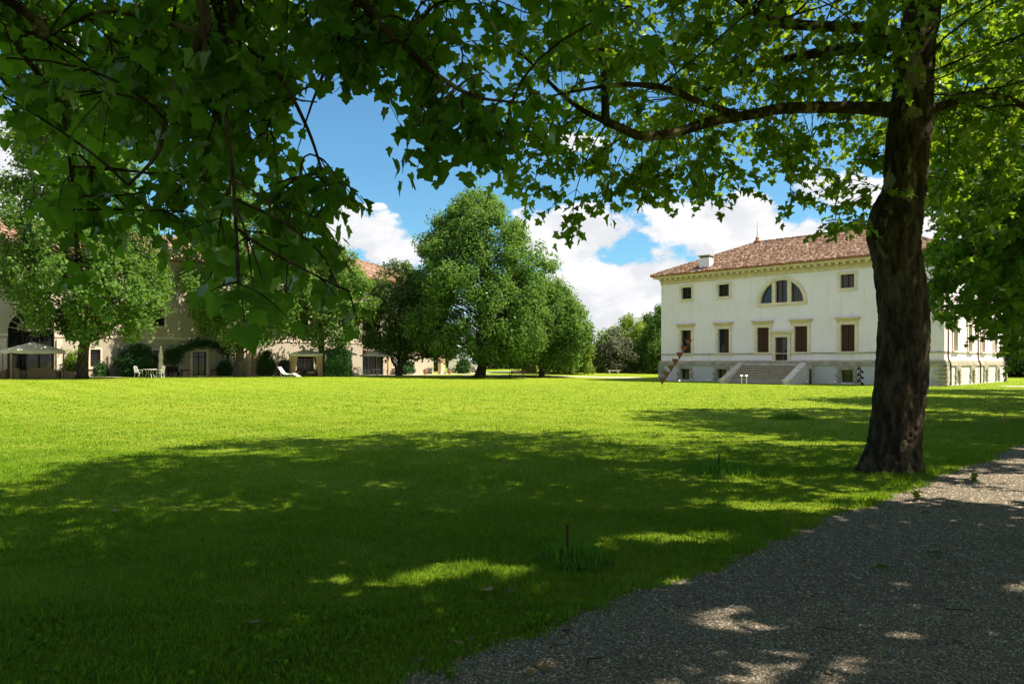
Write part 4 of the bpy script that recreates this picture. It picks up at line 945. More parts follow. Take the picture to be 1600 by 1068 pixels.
far_tree('plane_tree', 'largest plane tree, a broad dome on a leaning trunk beyond the lawn', -3.4, 78.0, 19, [(1.9, 3.4, 0), (3.0, 6.0, 0.0), (6.0, 6.9, 0.0), (9.5, 6.9, 0.1), (13.0, 6.1, 0.2), (16.0, 4.7, 0.0), (18.0, 3.0, -0.2), (19.6, 0.8, -0.4)], 480, 66, 'leaf_mid', 45, 0.52, (0.7, 0), 2.6, group=LT, barkm='bark_plane', crad=1.05)
far_tree('plane_tree', 'lower plane tree joined to the right of the largest one', 3.4, 84.0, 11, [(1.6, 3.4, 0), (2.6, 4.8, 0), (5.0, 5.2, 0.2), (7.5, 4.2, 0.5), (9.4, 2.6, 0.8), (10.8, 0.6, 1.0)], 230, 62, 'leaf_mid', 46, 0.3, (0, 0), 2.0, group=LT)
BK = 'trees closing the garden behind the lawn'
far_tree('lime_tree', 'pointed light green tree at the far right of the big plane', 7.6, 94.0, 8.5, [(0.5, 2.0, 0), (2.5, 2.7, 0), (5, 1.9, 0), (7, 1.0, 0), (8.4, 0.2, 0)], 90, 60, 'leaf_bright', 47, 0.2, (0, 0), 1.5, crad=0.8, group=BK)
far_tree('elm_tree', 'shadowy tree behind the lower plane and the garden wall', 4.6, 100.0, 9.5, [(0.6, 3.2, 0), (3, 4.2, 0), (6, 3.6, 0), (8.4, 2.0, 0), (9.6, 0.4, 0)], 120, 60, 'leaf_deep', 48, 0.25, (0, 0), 2, group=BK)
far_tree('olive_bush', 'grey green rounded bush in the gap left of the villa', 13.8, 100.0, 5.0, [(0.3, 2.6, 0), (1.6, 3.3, 0), (3.4, 2.8, 0), (4.6, 1.6, 0), (5.4, 0.4, 0)], 110, 64, 'leaf_olive', 49, 0.15, (0, 0), 1, crad=0.8, cat='bush', group=BK, lsize=(0.16, 0.26))
far_tree('poplar_tree', 'yellow green airy tree rising behind the grey green bush', 17.0, 108.0, 7.2, [(0.6, 2.6, 0), (3, 3.7, 0), (5.5, 3.0, 0.3), (7.0, 1.6, 0.4), (7.9, 0.5, 0.5)], 100, 50, 'leaf_bright', 50, 0.2, (0, 0), 2, crad=0.9, group=BK)
far_tree('laurel_tree', 'dark tree touching the left corner of the villa', 19.6, 99.0, 8.0, [(0.3, 2.2, 0), (2.5, 2.7, 0), (5, 2.4, 0.2), (7.0, 1.6, 0.4), (8.6, 0.4, 0.6)], 110, 62, 'leaf_mid', 51, 0.25, (0, 0), 1.5, crad=0.85, group=BK)
far_tree('laurel_bush', 'dark low bush filling the gap below the lime tree', 9.9, 103.0, 3.0, [(0.2, 2.6, 0), (1.5, 2.8, 0), (2.8, 1.6, 0), (3.6, 0.4, 0)], 60, 60, 'leaf_deep', 52, 0.12, (0, 0), 0.8, crad=0.7, cat='bush', group=BK)
far_tree('laurel_bush', 'dark low bush behind the stone bench near the villa', 17.2, 103.5, 2.8, [(0.2, 2.8, 0), (1.5, 3.0, 0), (2.6, 1.8, 0), (3.3, 0.4, 0)], 70, 60, 'leaf_deep', 53, 0.12, (0, 0), 0.8, crad=0.7, cat='bush', group=BK)
i = 0
for x, y, h, lab in ((-2, 128, 9, 'distant tree seen under the crown of the largest plane'), (9, 135, 9, 'distant tree behind the lime tree'), (24, 130, 9, 'distant tree behind the dark corner tree'), (-14, 122, 10, 'distant tree behind the dark round maple'),
                     (62, 92, 10, 'dark tree beyond the far right corner of the villa'), (70, 84, 9, 'dark tree at the right edge behind the villa lawn'), (76, 98, 11, 'tall dark tree at the right edge beyond the lawn'), (56, 100, 9, 'dark tree hidden behind the villa side')):
    i += 1; far_tree('hedge_tree', lab, x, y, h, [(0.2, h * 0.36, 0), (h * 0.3, h * 0.45, 0), (h * 0.7, h * 0.36, 0), (h, 0.5, 0)], 130, 60, 'leaf_deep', 60 + i, 0.25, (0, 0), 1.5, crad=1.2, group=BK, lsize=(0.28, 0.45))
def wallpt(s, out): return -43.1 + TX * s + 0.714 * out, 62 + TY * s - 0.70 * out
SB = 'shrubs along the ochre wing'
for s, o, h, r, m, lab, n in ((10.2, 1.9, 2.8, 1.9, 'leaf_hedge', 'large dark rounded shrub against the ochre wall left of the white table', 120), (7.4, 1.0, 0.9, 0.5, 'leaf_hedge', 'small dark pot shrub under the barred ground window', 26),
                              (5.2, 1.2, 2.0, 0.75, 'leaf_bright', 'sunlit light green shrub beside the arch', 40), (-1.6, 1.6, 1.6, 1.0, 'leaf_hedge', 'dark shrub at the left edge beside the arch', 40), (23.2, 1.5, 2.6, 0.8, 'leaf_mid', 'tall green shrub between the trunk and the lounger', 44),
                              (25.0, 1.8, 1.4, 0.7, 'leaf_olive', 'low pale shrub left of the lounger', 30), (18.9, 0.9, 1.2, 0.6, 'leaf_hedge', 'small shrub right of the wing door', 26), (41.5, 1.4, 1.8, 0.9, 'leaf_hedge', 'dark shrub in the shade under the round maple', 36), (50.5, 2.0, 1.7, 0.9, 'leaf_hedge', 'dark bush beside the leaning plane trunk', 40)):
    x, y = wallpt(s, o); i += 1
    far_tree('shrub', lab, x, y, h, [(0.15, r * 0.8, 0), (h * 0.4, r, 0), (h * 0.75, r * 0.75, 0), (h, r * 0.2, 0)], n, 55, m, 80 + i, 0.05, (0, 0), h * 0.4, (0.12, 0.20), 0.42, 'shrub', SB)
def ivy_block():
    rng = np.random.default_rng(99); x, y = -17.4, 74.0; z = G(x, y); root = empty('ivy_bush', (x, y, z), 0, 'clipped upright ivy bush standing right of the curtained gazebo', 'bush', SB)
    MB().tube([(0, 0, 0), (0.1, 0, 1.2), (0, 0, 2.4)], [0.12, 0.09, 0.04], 8).build('stem', 'bark_grey', root)
    N = 9000; u = rng.uniform(-1, 1, (N, 3)); ax = rng.integers(0, 3, N); sg = np.where(rng.random(N) < 0.5, -1, 1); dep = rng.random(N) ** 2 * 0.25
    u[np.arange(N), ax] = sg * (1 - dep); bul = 1 + 0.10 * np.sin(5 * u[:, [1, 2, 0]] + 1) + rng.normal(0, 0.04, (N, 3))
    P = u * np.array([1.15, 1.0, 1.33]) * bul + np.array([0, 0, 1.36]); P[:, :2] *= (1 - 0.16 * np.clip(P[:, 2:] / 2.7, 0, 1) ** 3)
    nn = np.zeros((N, 3)); nn[np.arange(N), ax] = sg; nn += rng.normal(0, 0.4, (N, 3)) + np.array([0, 0, 0.25]); ld = np.cross(nn, rng.normal(0, 1, (N, 3))) + np.array([0, 0, -0.6])
    ok = P[:, 2] > 0.02
    tag(link('crown', leaves_mesh('crown', P[ok], leaf_frames(ld[ok], nn[ok]), rng.uniform(0.10, 0.18, ok.sum()), 'tiny'), 'leaf_hedge', root), kind='stuff')
ivy_block()
def vine():
    rng = np.random.default_rng(98); x0, y0 = wallpt(13.6, 0.25); z = G(x0, y0); root = empty('climbing_vine', (x0, y0, z), math.atan2(TY, TX), 'climbing vine arching over the dark door of the ochre wing', 'vine')
    path = np.array([(0.3, -0.2, 0.0), (0.5, -0.2, 1.2), (0.3, -0.25, 2.2), (1.4, -0.3, 2.75), (2.6, -0.3, 3.25), (3.4, -0.3, 3.35), (4.4, -0.3, 3.2), (5.4, -0.3, 2.7), (6.1, -0.25, 2.1)]); C = catmull(path, 8)
    MB().tube([tuple(p) for p in C], list(np.linspace(0.06, 0.02, len(C))), 6).build('stem', 'bark_grey', root, True)
    N = 3600; k = rng.integers(12, len(C), N); P = C[k] + rng.normal(0, 1, (N, 3)) * np.array([0.30, 0.14, 0.26]); P[:, 1] = np.minimum(P[:, 1], -0.02)
    low_ = rng.random(N) < 0.25; P[low_] = np.array([0.45, -0.25, 2.0]) + rng.normal(0, 1, (low_.sum(), 3)) * np.array([0.5, 0.12, 0.38])
    nn = np.array([0, -0.7, 0.6]) + rng.normal(0, 0.4, (N, 3)); ld = np.cross(nn, rng.normal(0, 1, (N, 3))) + np.array([0, 0, -0.5])
    tag(link('crown', leaves_mesh('crown', P, leaf_frames(ld, nn), rng.uniform(0.10, 0.18, N), 'tiny'), 'leaf_hedge', root), kind='stuff')
vine()

# ------------------------------------------------------------------ things around the lawn
def at(x, y): return (x, y, G(x, y))
def stair_sculpture():
    s = empty('steel_sculpture', at(12.75, 62.7), R(-6), 'rusty steel sculpture of stacked inverted triangles before the villa corner', 'sculpture')
    tri = MB().prism([(0, 0), (0.33, 0.56), (-0.27, 0.56)], lambda u, v: (u, 0.17, v), lambda u, v: (u, -0.17, v)).mesh('wedge')
    for i in range(7): link('wedge', tri, 'corten', s, (0.03 + i * 0.365, 0, -0.03 + i * 0.545))
    MB().bar((0.06, 0.19, 0.05), (2.4, 0.19, 3.55), 0.10, 0.03).build('spine', 'corten', s)
stair_sculpture()
def squiggle():
    x, y = 28.55, 60.3; s = empty('iron_sculpture', at(x, y), R(-20), 'curly black iron sculpture in front of the villa plinth', 'sculpture')
    t = np.linspace(0, 1, 60); P = [(0.17 * math.sin(t_ * 6 * math.pi) + 0.07 * math.sin(t_ * 12 * math.pi), 0.05 * math.cos(t_ * 6 * math.pi), 0.02 + t_ * 1.45 + 0.12 * math.sin(t_ * 12 * math.pi + 1)) for t_ in t]
    MB().tube(P, 0.055, 8).build('coil', 'black_metal', s, True)
    MB().box(-0.25, 0.25, -0.25, 0.25, -0.02, 0.03).build('base_plate', 'black_metal', s)
squiggle()
def lectern(x, y, lab):
    s = empty('info_stand', at(x, y), R(-20), lab, 'sign', 'white stands before the villa stair')
    MB().tube([(0, 0, 0), (0, 0, 0.72)], 0.022, 8).build('post', 'white_paint', s)
    MB().add([(-0.11, -0.09, 0.69), (0.11, -0.09, 0.69), (0.11, 0.09, 0.79), (-0.11, 0.09, 0.79), (-0.11, -0.09, 0.67), (0.11, -0.09, 0.67), (0.11, 0.09, 0.77), (-0.11, 0.09, 0.77)], [(0, 1, 2, 3), (7, 6, 5, 4), (0, 4, 5, 1), (1, 5, 6, 2), (2, 6, 7, 3), (3, 7, 4, 0)]).build('panel', 'white_paint', s)
lectern(19.75, 63.3, 'left one of the two white stands before the stair'); lectern(20.12, 63.15, 'right one of the two white stands before the stair')
def spot(x, y, lab):
    s = empty('garden_light', at(x, y), 0, lab, 'garden light', 'small white garden lights by the villa')
    MB().tube([(0, 0, -0.02), (0, 0, 0.13)], 0.02, 6).build('stake', 'black_metal', s)
    MB().lathe([(0.03, 0.12), (0.09, 0.15), (0.10, 0.24), (0.06, 0.29), (0.02, 0.30)], 10).build('lamp_head', 'white_paint', s, True)
spot(16.9, 69.2, 'white garden light at the plinth between sculpture and stair'); spot(15.0, 66.0, 'white garden light right of the rusty sculpture foot'); spot(18.0, 67.6, 'white garden light beside the stair coping')
spot(25.3, 63.2, 'white garden light beside the black panel'); spot(27.0, 61.5, 'white garden light left of the curly sculpture')
villa = bpy.data.objects['villa']
bx('black_panel', 'black_metal', villa, 15.703, 15.74, -1.0, -0.62, -0.05, 1.28)
def garden_bench(x, y, rz, lab):
    s = empty('garden_bench', at(x, y), rz, lab, 'bench')
    for k in range(4): bx('seat_slat', 'wood_dark', s, -0.75, 0.75, -0.24 + k * 0.12, -0.14 + k * 0.12, 0.42, 0.45)
    for k in range(3): bx('back_slat', 'wood_dark', s, -0.75, 0.75, 0.25, 0.28, 0.55 + k * 0.13, 0.64 + k * 0.13)
    for sx in (-0.70, 0.70):
        bx('leg', 'wood_dark', s, sx - 0.03, sx + 0.03, -0.26, -0.20, -0.02, 0.66); bx('leg', 'wood_dark', s, sx - 0.03, sx + 0.03, 0.20, 0.247, -0.02, 0.95); bx('armrest', 'wood_dark', s, sx - 0.04, sx + 0.04, -0.30, 0.24, 0.663, 0.70)
garden_bench(0.5, 74.5, R(200), 'dark slatted garden bench on the lawn edge under the lower plane')
def stone_bench(x, y):
    s = empty('stone_bench', at(x, y), R(5), 'low pale stone bench before the dark hedge left of the villa', 'bench')
    bx('seat', 'stone_pale', s, -0.8, 0.8, -0.22, 0.22, 0.38, 0.48)
    for sx in (-0.55, 0.55): bx('leg', 'stone_pale', s, sx - 0.1, sx + 0.1, -0.18, 0.18, -0.05, 0.377)
stone_bench(13.2, 95.5)
def brick_wall():
    s = empty('brick_wall', at(2.2, 97.5), R(3), 'short red brick garden wall under the lower plane tree', 'wall')
    bm = MB().box(-0.124, 0.124, -0.11, 0.11, -0.033, 0.033).mesh('brick')
    bx('mortar', 'stone_grey', s, -0.97, 0.97, -0.10, 0.10, -0.1, 1.33)
    for r in range(17):
        for c in range(7 if r % 2 else 8): link('brick', bm, 'brick_red', s, (-0.9 + c * 0.258 + (0.129 if r % 2 else 0), 0, 0.03 + r * 0.077))
    bx('coping', 'stone_grey', s, -1.03, 1.03, -0.16, 0.16, 1.333, 1.40)
brick_wall()
def van():
    s = empty('parked_van', at(-6.6, 101.0), 0, 'pale parked van half hidden behind the leaning plane trunk', 'van')
    body = [(-2.0, 0.35), (-2.05, 0.9), (-1.95, 1.75), (-1.6, 1.88), (0.7, 1.86), (1.35, 1.15), (2.05, 0.98), (2.15, 0.6), (2.1, 0.35)]
    b = MB().prism(body, lambda u, v: (u, 0.85, v), lambda u, v: (u, -0.85, v)).build('body', 'white_paint', s)
    MB().prism([(-0.3, 1.2), (-0.3, 1.7), (0.62, 1.7), (1.12, 1.2)], lambda u, v: (u, -0.85, v), lambda u, v: (u, -0.862, v)).build('window', 'glass_dark', s)
    MB().prism([(0.78, 1.80), (1.34, 1.19), (1.37, 1.21), (0.81, 1.83)], lambda u, v: (u, 0.72, v), lambda u, v: (u, -0.72, v)).build('windscreen', 'glass_dark', s)
    for wx_ in (-1.35, 1.35):
        for wy in (-0.80, 0.80):
            t = MB().tube([(wx_, wy - 0.09, 0.32), (wx_, wy + 0.09, 0.32)], 0.32, 18).build('wheel', 'black_metal', s); MB().tube([(wx_, wy - 0.10, 0.32), (wx_, wy + 0.10, 0.32)], 0.19, 12).build('hub', 'stone_grey', t)
    for wy in (-0.65, 0.65): MB().box(2.08, 2.16, wy - 0.14, wy + 0.14, 0.68, 0.84).build('headlight', 'white_paint', s)
van()
def signpost():
    s = empty('sign_post', at(-3.4, 96.0), 0, 'small white sign on a short post right of the leaning trunk', 'sign')
    MB().tube([(0, 0, -0.05), (0, 0, 0.95)], 0.025, 6).build('post', 'stone_grey', s); bx('plate', 'white_paint', s, -0.14, 0.14, -0.035, -0.015, 0.78, 1.12)
signpost()

# terrace furniture
def gazebo(x, y, rz, w, d, h, top, lab, m='canvas', curtains=False):
    s = empty('gazebo', at(x, y), rz, lab, 'gazebo'); hw, hd = w / 2, d / 2
    for sx in (-1, 1):
        for sy in (-1, 1): bx('post', 'wood_teak', s, sx * hw * 0.94 - 0.045, sx * hw * 0.94 + 0.045, sy * hd * 0.94 - 0.045, sy * hd * 0.94 + 0.045, -0.02, h)
    b = MB(); n = 8; ring = []
    for (ax, ay), (bx_, by) in zip(((-hw, -hd), (hw, -hd), (hw, hd), (-hw, hd)), ((hw, -hd), (hw, hd), (-hw, hd), (-hw, -hd))):
        for t in range(n): f = t / n; ring.append((ax + (bx_ - ax) * f, ay + (by - ay) * f, h + 0.06 - 0.07 * math.sin(f * math.pi)))
    N = len(ring); mid = [(p[0] * 0.45, p[1] * 0.45, h + (top - h) * 0.62) for p in ring]; low = [(p[0], p[1], p[2] - 0.20 - 0.03 * (i % 2)) for i, p in enumerate(ring)]
    b.add(ring + mid + low + [(0, 0, top)], [(i, (i + 1) % N, N + (i + 1) % N, N + i) for i in range(N)] + [(N + i, N + (i + 1) % N, 3 * N) for i in range(N)] + [(2 * N + i, 2 * N + (i + 1) % N, (i + 1) % N, i) for i in range(N)])
    b.build('canopy', m, s)
    if curtains:
        for sx in (-1, 1):
            for sy in (-1, 1):
                cw = 0.62; t = np.linspace(0, 1, 25); yy = sy * hd * 0.90; pts = [(sx * (hw * 0.90 - f * cw), yy + 0.06 * math.sin(f * 26)) for f in t]
                lowp = [(sx * hw * 0.90 - (sx * hw * 0.90 - p[0]) * 0.62, p[1]) for p in pts]
                c = MB(); nn = len(pts); c.add([(p[0], p[1], h - 0.02) for p in pts] + [(p[0], p[1], 0.9) for p in lowp] + [(p[0] * 1.0, p[1], 0.04) for p in lowp], [(i, i + 1, nn + i + 1, nn + i) for i in range(nn - 1)] + [(nn + i, nn + i + 1, 2 * nn + i + 1, 2 * nn + i) for i in range(nn - 1)])
                o = c.build('curtain', 'curtain', s); md = o.modifiers.new('thickness', 'SOLIDIFY'); md.thickness = 0.012
    return s
def wicker_seat(x, y, rz, w, lab, h=0.85):
    s = empty('wicker_sofa' if w > 1.2 else 'wicker_armchair', at(x, y), rz, lab, 'sofa' if w > 1.2 else 'armchair', 'wicker seats on the terrace'); hw = w / 2
    MB().box(-hw + 0.12, hw - 0.12, -0.34, 0.26, 0.10, 0.36).build('seat', 'wicker', s); MB().box(-hw + 0.15, hw - 0.15, -0.36, 0.24, 0.363, 0.48).build('cushion', 'cushion', s)
    t = np.linspace(0, 1, 13); top = [(-hw + w * f, h - 0.16 * (abs(2 * f - 1) ** 4) - 0.02) for f in t]
    MB().prism([(-hw, 0.05), (hw, 0.05)] + top[::-1], lambda u, v: (u, 0.40 + 0.08 * v, v), lambda u, v: (u, 0.28 + 0.08 * v, v)).build('backrest', 'wicker', s)
    for sx in (-1, 1):
        MB().prism([(-0.40, 0.05), (0.27, 0.05), (0.27, 0.66), (0.0, 0.62), (-0.34, 0.56), (-0.42, 0.46)], lambda u, v: (sx * (hw - 0.06) + 0.06, u, v), lambda u, v: (sx * (hw - 0.06) - 0.06, u, v)).build('armrest', 'wicker', s)
    for sx in (-1, 1):
        for yy in (-0.3, 0.3): MB().tube([(sx * (hw - 0.1), yy, -0.02), (sx * (hw - 0.1), yy, 0.12)], 0.03, 6).build('leg', 'wood_dark', s)
ang = math.atan2(TY, TX)
gazebo(-37.6, 57.8, ang, 3.7, 3.0, 2.15, 2.85, 'cream canopy on wooden posts over the wicker sofas by the arch')
wicker_seat(-35.3, 55.6, R(180) + 0.1, 2.0, 'wide wicker sofa seen from behind, under the cream canopy'); wicker_seat(-37.3, 55.9, R(180) - 0.5, 1.05, 'wicker armchair left of the wide wicker sofa'); wicker_seat(-33.9, 56.4, R(110), 1.1, 'dark wicker armchair between the wide sofa and the tall tree trunk'); wicker_seat(-39.0, 57.0, R(250), 1.0, 'wicker armchair farthest left by the arch')
gazebo(-20.9, 74.6, R(20), 3.2, 2.8, 2.25, 2.75, 'curtained gazebo with tied beige drapes before the wing', 'canvas', True)
wicker_seat(-21.5, 74.3, R(-20), 0.95, 'left wicker armchair inside the curtained gazebo'); wicker_seat(-20.4, 74.6, R(20), 0.95, 'right wicker armchair inside the curtained gazebo')
def parasol(x, y, r, h, top, lab, m):
    s = empty('parasol', at(x, y), R(20), lab, 'parasol', 'open parasols on the terrace'); MB().tube([(0, 0, 0), (0, 0, top)], 0.035, 8).build('pole', 'wood_teak', s)
    MB().lathe([(0.30, -0.01), (0.30, 0.08), (0.06, 0.12), (0.05, 0.35)], 14).build('base', 'stone_grey', s)
    b = MB(); n = 8; ring = [(r * math.cos(2 * math.pi * i / n), r * math.sin(2 * math.pi * i / n)) for i in range(n)]
    full = []
    for i in range(n): full += [(*ring[i], h), ((ring[i][0] + ring[(i + 1) % n][0]) / 2 * 0.99, (ring[i][1] + ring[(i + 1) % n][1]) / 2 * 0.99, h + 0.07)]
    N = len(full); b.add(full + [(p[0] * 0.5, p[1] * 0.5, h + (top - h) * 0.55) for p in full] + [(p[0], p[1], p[2] - 0.16) for p in full] + [(0, 0, top)], [(i, (i + 1) % N, N + (i + 1) % N, N + i) for i in range(N)] + [(N + i, N + (i + 1) % N, 3 * N) for i in range(N)] + [(2 * N + i, 2 * N + (i + 1) % N, (i + 1) % N, i) for i in range(N)])
    b.build('canopy', m, s)
    for i in range(n): MB().bar((0, 0, top - 0.35), (ring[i][0] * 0.97, ring[i][1] * 0.97, h - 0.01), 0.02, 0.02).build('rib', 'wood_teak', s)
parasol(-18.6, 78.2, 2.1, 2.35, 2.98, 'grey open parasol behind the clipped ivy bush', 'canvas_grey'); parasol(-14.6, 79.6, 1.85, 2.25, 2.85, 'pale open parasol in front of the dark round maple', 'canvas')
def closed_parasol(x, y):
    s = empty('closed_parasol', at(x, y), 0, 'folded pale parasol standing by the white table', 'parasol')
    MB().tube([(0, 0, 0), (0, 0, 2.75)], 0.03, 8).build('pole', 'wood_teak', s); MB().lathe([(0.28, -0.01), (0.28, 0.07), (0.05, 0.10)], 14).build('base', 'stone_grey', s)
    c = MB().lathe([(0.10, 0.55), (0.19, 0.75), (0.22, 1.1), (0.14, 1.45), (0.20, 1.8), (0.13, 2.3), (0.05, 2.72), (0.02, 2.8)], 12); c.v = [(p[0] * (1 + 0.22 * math.sin(6 * math.atan2(p[1], p[0]))), p[1] * (1 + 0.22 * math.sin(6 * math.atan2(p[1], p[0]))), p[2]) for p in c.v]; c.build('folded_canopy', 'canvas', s)
closed_parasol(-31.2, 65.4)
def metal_table(x, y, lab, r=0.55):
    s = empty('garden_table', at(x, y), R(45), lab, 'table', 'white metal garden tables'); MB().lathe([(r, 0.70), (r, 0.735), (r * 0.96, 0.74)], 20).build('table_top', 'white_paint', s)
    for k in range(4):
        a = k * math.pi / 2; MB().tube([(0.36 * math.cos(a), 0.36 * math.sin(a), 0.697), (0.24 * math.cos(a), 0.24 * math.sin(a), 0.4), (0.42 * math.cos(a), 0.42 * math.sin(a), -0.01)], 0.018, 6).build('leg', 'white_paint', s)
def metal_chair(x, y, rz, lab):
    s = empty('garden_chair', at(x, y), rz, lab, 'chair', 'white metal garden chairs'); MB().box(-0.23, 0.23, -0.23, 0.23, 0.43, 0.455).build('seat', 'white_paint', s)
    b = MB()
    for sx in (-0.22, 0.22): b.tube([(sx, 0.22, 0.43), (sx, 0.27, 0.7), (sx * 0.9, 0.33, 0.95)], 0.018, 6)
    b.tube([(-0.2, 0.33, 0.95), (0, 0.345, 1.0), (0.2, 0.33, 0.95)], 0.018, 6)
    for k in range(4): b.tube([(-0.13 + k * 0.087, 0.23, 0.45), (-0.12 + k * 0.08, 0.335, 0.97)], 0.010, 5)
    b.build('backrest', 'white_paint', s)
    for sx in (-1, 1):
        for sy in (-1, 1): MB().tube([(sx * 0.2, sy * 0.2, 0.43), (sx * 0.24, sy * 0.25, -0.01)], 0.018, 6).build('leg', 'white_paint', s)
        MB().tube([(sx * 0.24, 0.26, 0.66), (sx * 0.26, -0.1, 0.68), (sx * 0.24, -0.22, 0.44)], 0.014, 5).build('armrest', 'white_paint', s)
metal_table(-31.3, 63.6, 'white round garden table beside the folded parasol'); metal_chair(-32.2, 63.5, R(80), 'white metal chair left of the table by the folded parasol'); metal_chair(-30.5, 63.8, R(-95), 'white metal chair right of the table by the folded parasol')
metal_table(-14.4, 78.0, 'white garden table under the pale open parasol', 0.5); metal_chair(-16.0, 78.2, R(60), 'white chair farthest left under the open parasols'); metal_chair(-15.2, 77.6, R(100), 'white chair just left of the table under the pale parasol'); metal_chair(-13.5, 78.2, R(-90), 'white chair right of the table under the pale parasol')
def lounger(x, y, rz):
    s = empty('sun_lounger', at(x, y), rz, 'white reclining sun lounger on the lawn edge', 'sun lounger')
    for sx in (-0.29, 0.29): MB().tube([(-1.0, sx, 0.98), (-0.55, sx, 0.40), (-0.1, sx, 0.30), (0.45, sx, 0.38), (1.0, sx, 0.10)], 0.028, 6).build('rail', 'white_paint', s)
    pts = [(-1.0, 0.98), (-0.55, 0.40), (-0.1, 0.30), (0.45, 0.38), (1.0, 0.10)]
    for (ax, az), (bx_, bz) in zip(pts, pts[1:]):
        k = 5
        for i_ in range(k): f = (i_ + 0.5) / k; MB().box(-0.05, 0.05, -0.27, 0.27, -0.012, 0.012).build('slat', 'white_paint', s, loc=(ax + (bx_ - ax) * f, 0, az + (bz - az) * f + 0.04)).rotation_euler = (0, -math.atan2(bz - az, bx_ - ax), 0)
    for px_, h in ((-0.75, 0.64), (0.35, 0.36)):
        for sx in (-0.27, 0.27): MB().tube([(px_, sx, h), (px_ + (0.12 if px_ < 0 else -0.1), sx, -0.01)], 0.022, 6).build('leg', 'white_paint', s)
lounger(-20.1, 66.5, R(-12))
def wall_bench(s_, lab):
    x, y = wallpt(s_, 0.7); s = empty('slatted_bench', at(x, y), ang, lab, 'bench', 'dark benches along the ochre wall')
    bx('seat', 'wood_dark', s, -0.55, 0.55, -0.22, 0.22, 0.40, 0.45); bx('backrest', 'wood_dark', s, -0.55, 0.55, 0.24, 0.28, 0.46, 0.95)
    for sx in (-0.48, 0.48): bx('leg', 'wood_dark', s, sx - 0.03, sx + 0.03, -0.2, 0.24, -0.02, 0.397)
wall_bench(13.9, 'dark bench against the wall right of the folded parasol')
def planter(s_, lab):
    x, y = wallpt(s_, 0.6); s = empty('wooden_planter', at(x, y), ang, lab, 'planter', 'planters beside the wing door')
    b = MB(); b.box(-0.36, 0.36, -0.22, 0.22, 0.0, 0.55); b.build('box', 'wood_teak', s); bx('rim', 'wood_brown', s, -0.42, 0.42, -0.27, 0.27, 0.553, 0.64)
    bx('soil', 'wood_dark', s, -0.34, 0.34, -0.2, 0.2, 0.641, 0.66)
planter(15.1, 'wooden planter left of the wing door'); planter(18.1, 'wooden planter right of the wing door')
def agave_pot(x, y, lab, seed):
    rng = np.random.default_rng(seed); s = empty('potted_agave', at(x, y), 0, lab, 'potted plant', 'potted agaves on the terrace')
    MB().lathe([(0.16, -0.01), (0.26, 0.42), (0.29, 0.43), (0.29, 0.50), (0.22, 0.50)], 14).build('pot', 'terracotta', s, True)
    for k in range(18):
        a = k * 2.4; l = rng.uniform(0.5, 0.85); el = rng.uniform(0.4, 1.3); d = Vector((math.cos(a) * math.cos(el), math.sin(a) * math.cos(el), math.sin(el))); w_ = Vector((-math.sin(a), math.cos(a), 0)) * 0.05
        p0 = Vector((0, 0, 0.46)); p1 = p0 + d * l * 0.5; p2 = p0 + d * l + Vector((0, 0, -0.08)); up_ = Vector((0, 0, 0.012))
        MB().add([p0 - w_ * 0.7, p0 + w_ * 0.7, p1 + w_, p1 - w_, p2, p1 - up_ * 2], [(0, 1, 2, 3), (3, 2, 4), (0, 5, 1), (1, 5, 2), (0, 3, 5), (2, 5, 4), (3, 4, 5)]).build('leaf', 'leaf_olive', s)
for k, (s_, o_, lab) in enumerate(((24.3, 2.2, 'agave in a clay pot left of the lounger'), (44.0, 2.0, 'agave in a clay pot before the shaded far wall'), (47.6, 2.4, 'agave in a clay pot beside the tall brick pillar'))): agave_pot(*wallpt(s_, o_), lab, 70 + k)
def pillar():
    x, y = wallpt(47.2, 1.4); s = empty('garden_pillar', at(x, y), ang, 'pinkish pillar at the far end of the ochre wing', 'pillar')
    bx('shaft', 'curtain', s, -0.36, 0.36, -0.30, 0.30, -0.05, 2.5); bx('base', 'stone_pale', s, -0.45, 0.45, -0.40, 0.40, -0.05, 0.25 - 0.003) if False else bx('plinth', 'stone_pale', s, -0.44, 0.44, -0.40, -0.303, -0.05, 0.3); bx('cap', 'stone_pale', s, -0.44, 0.44, -0.38, 0.38, 2.503, 2.62)
pillar()

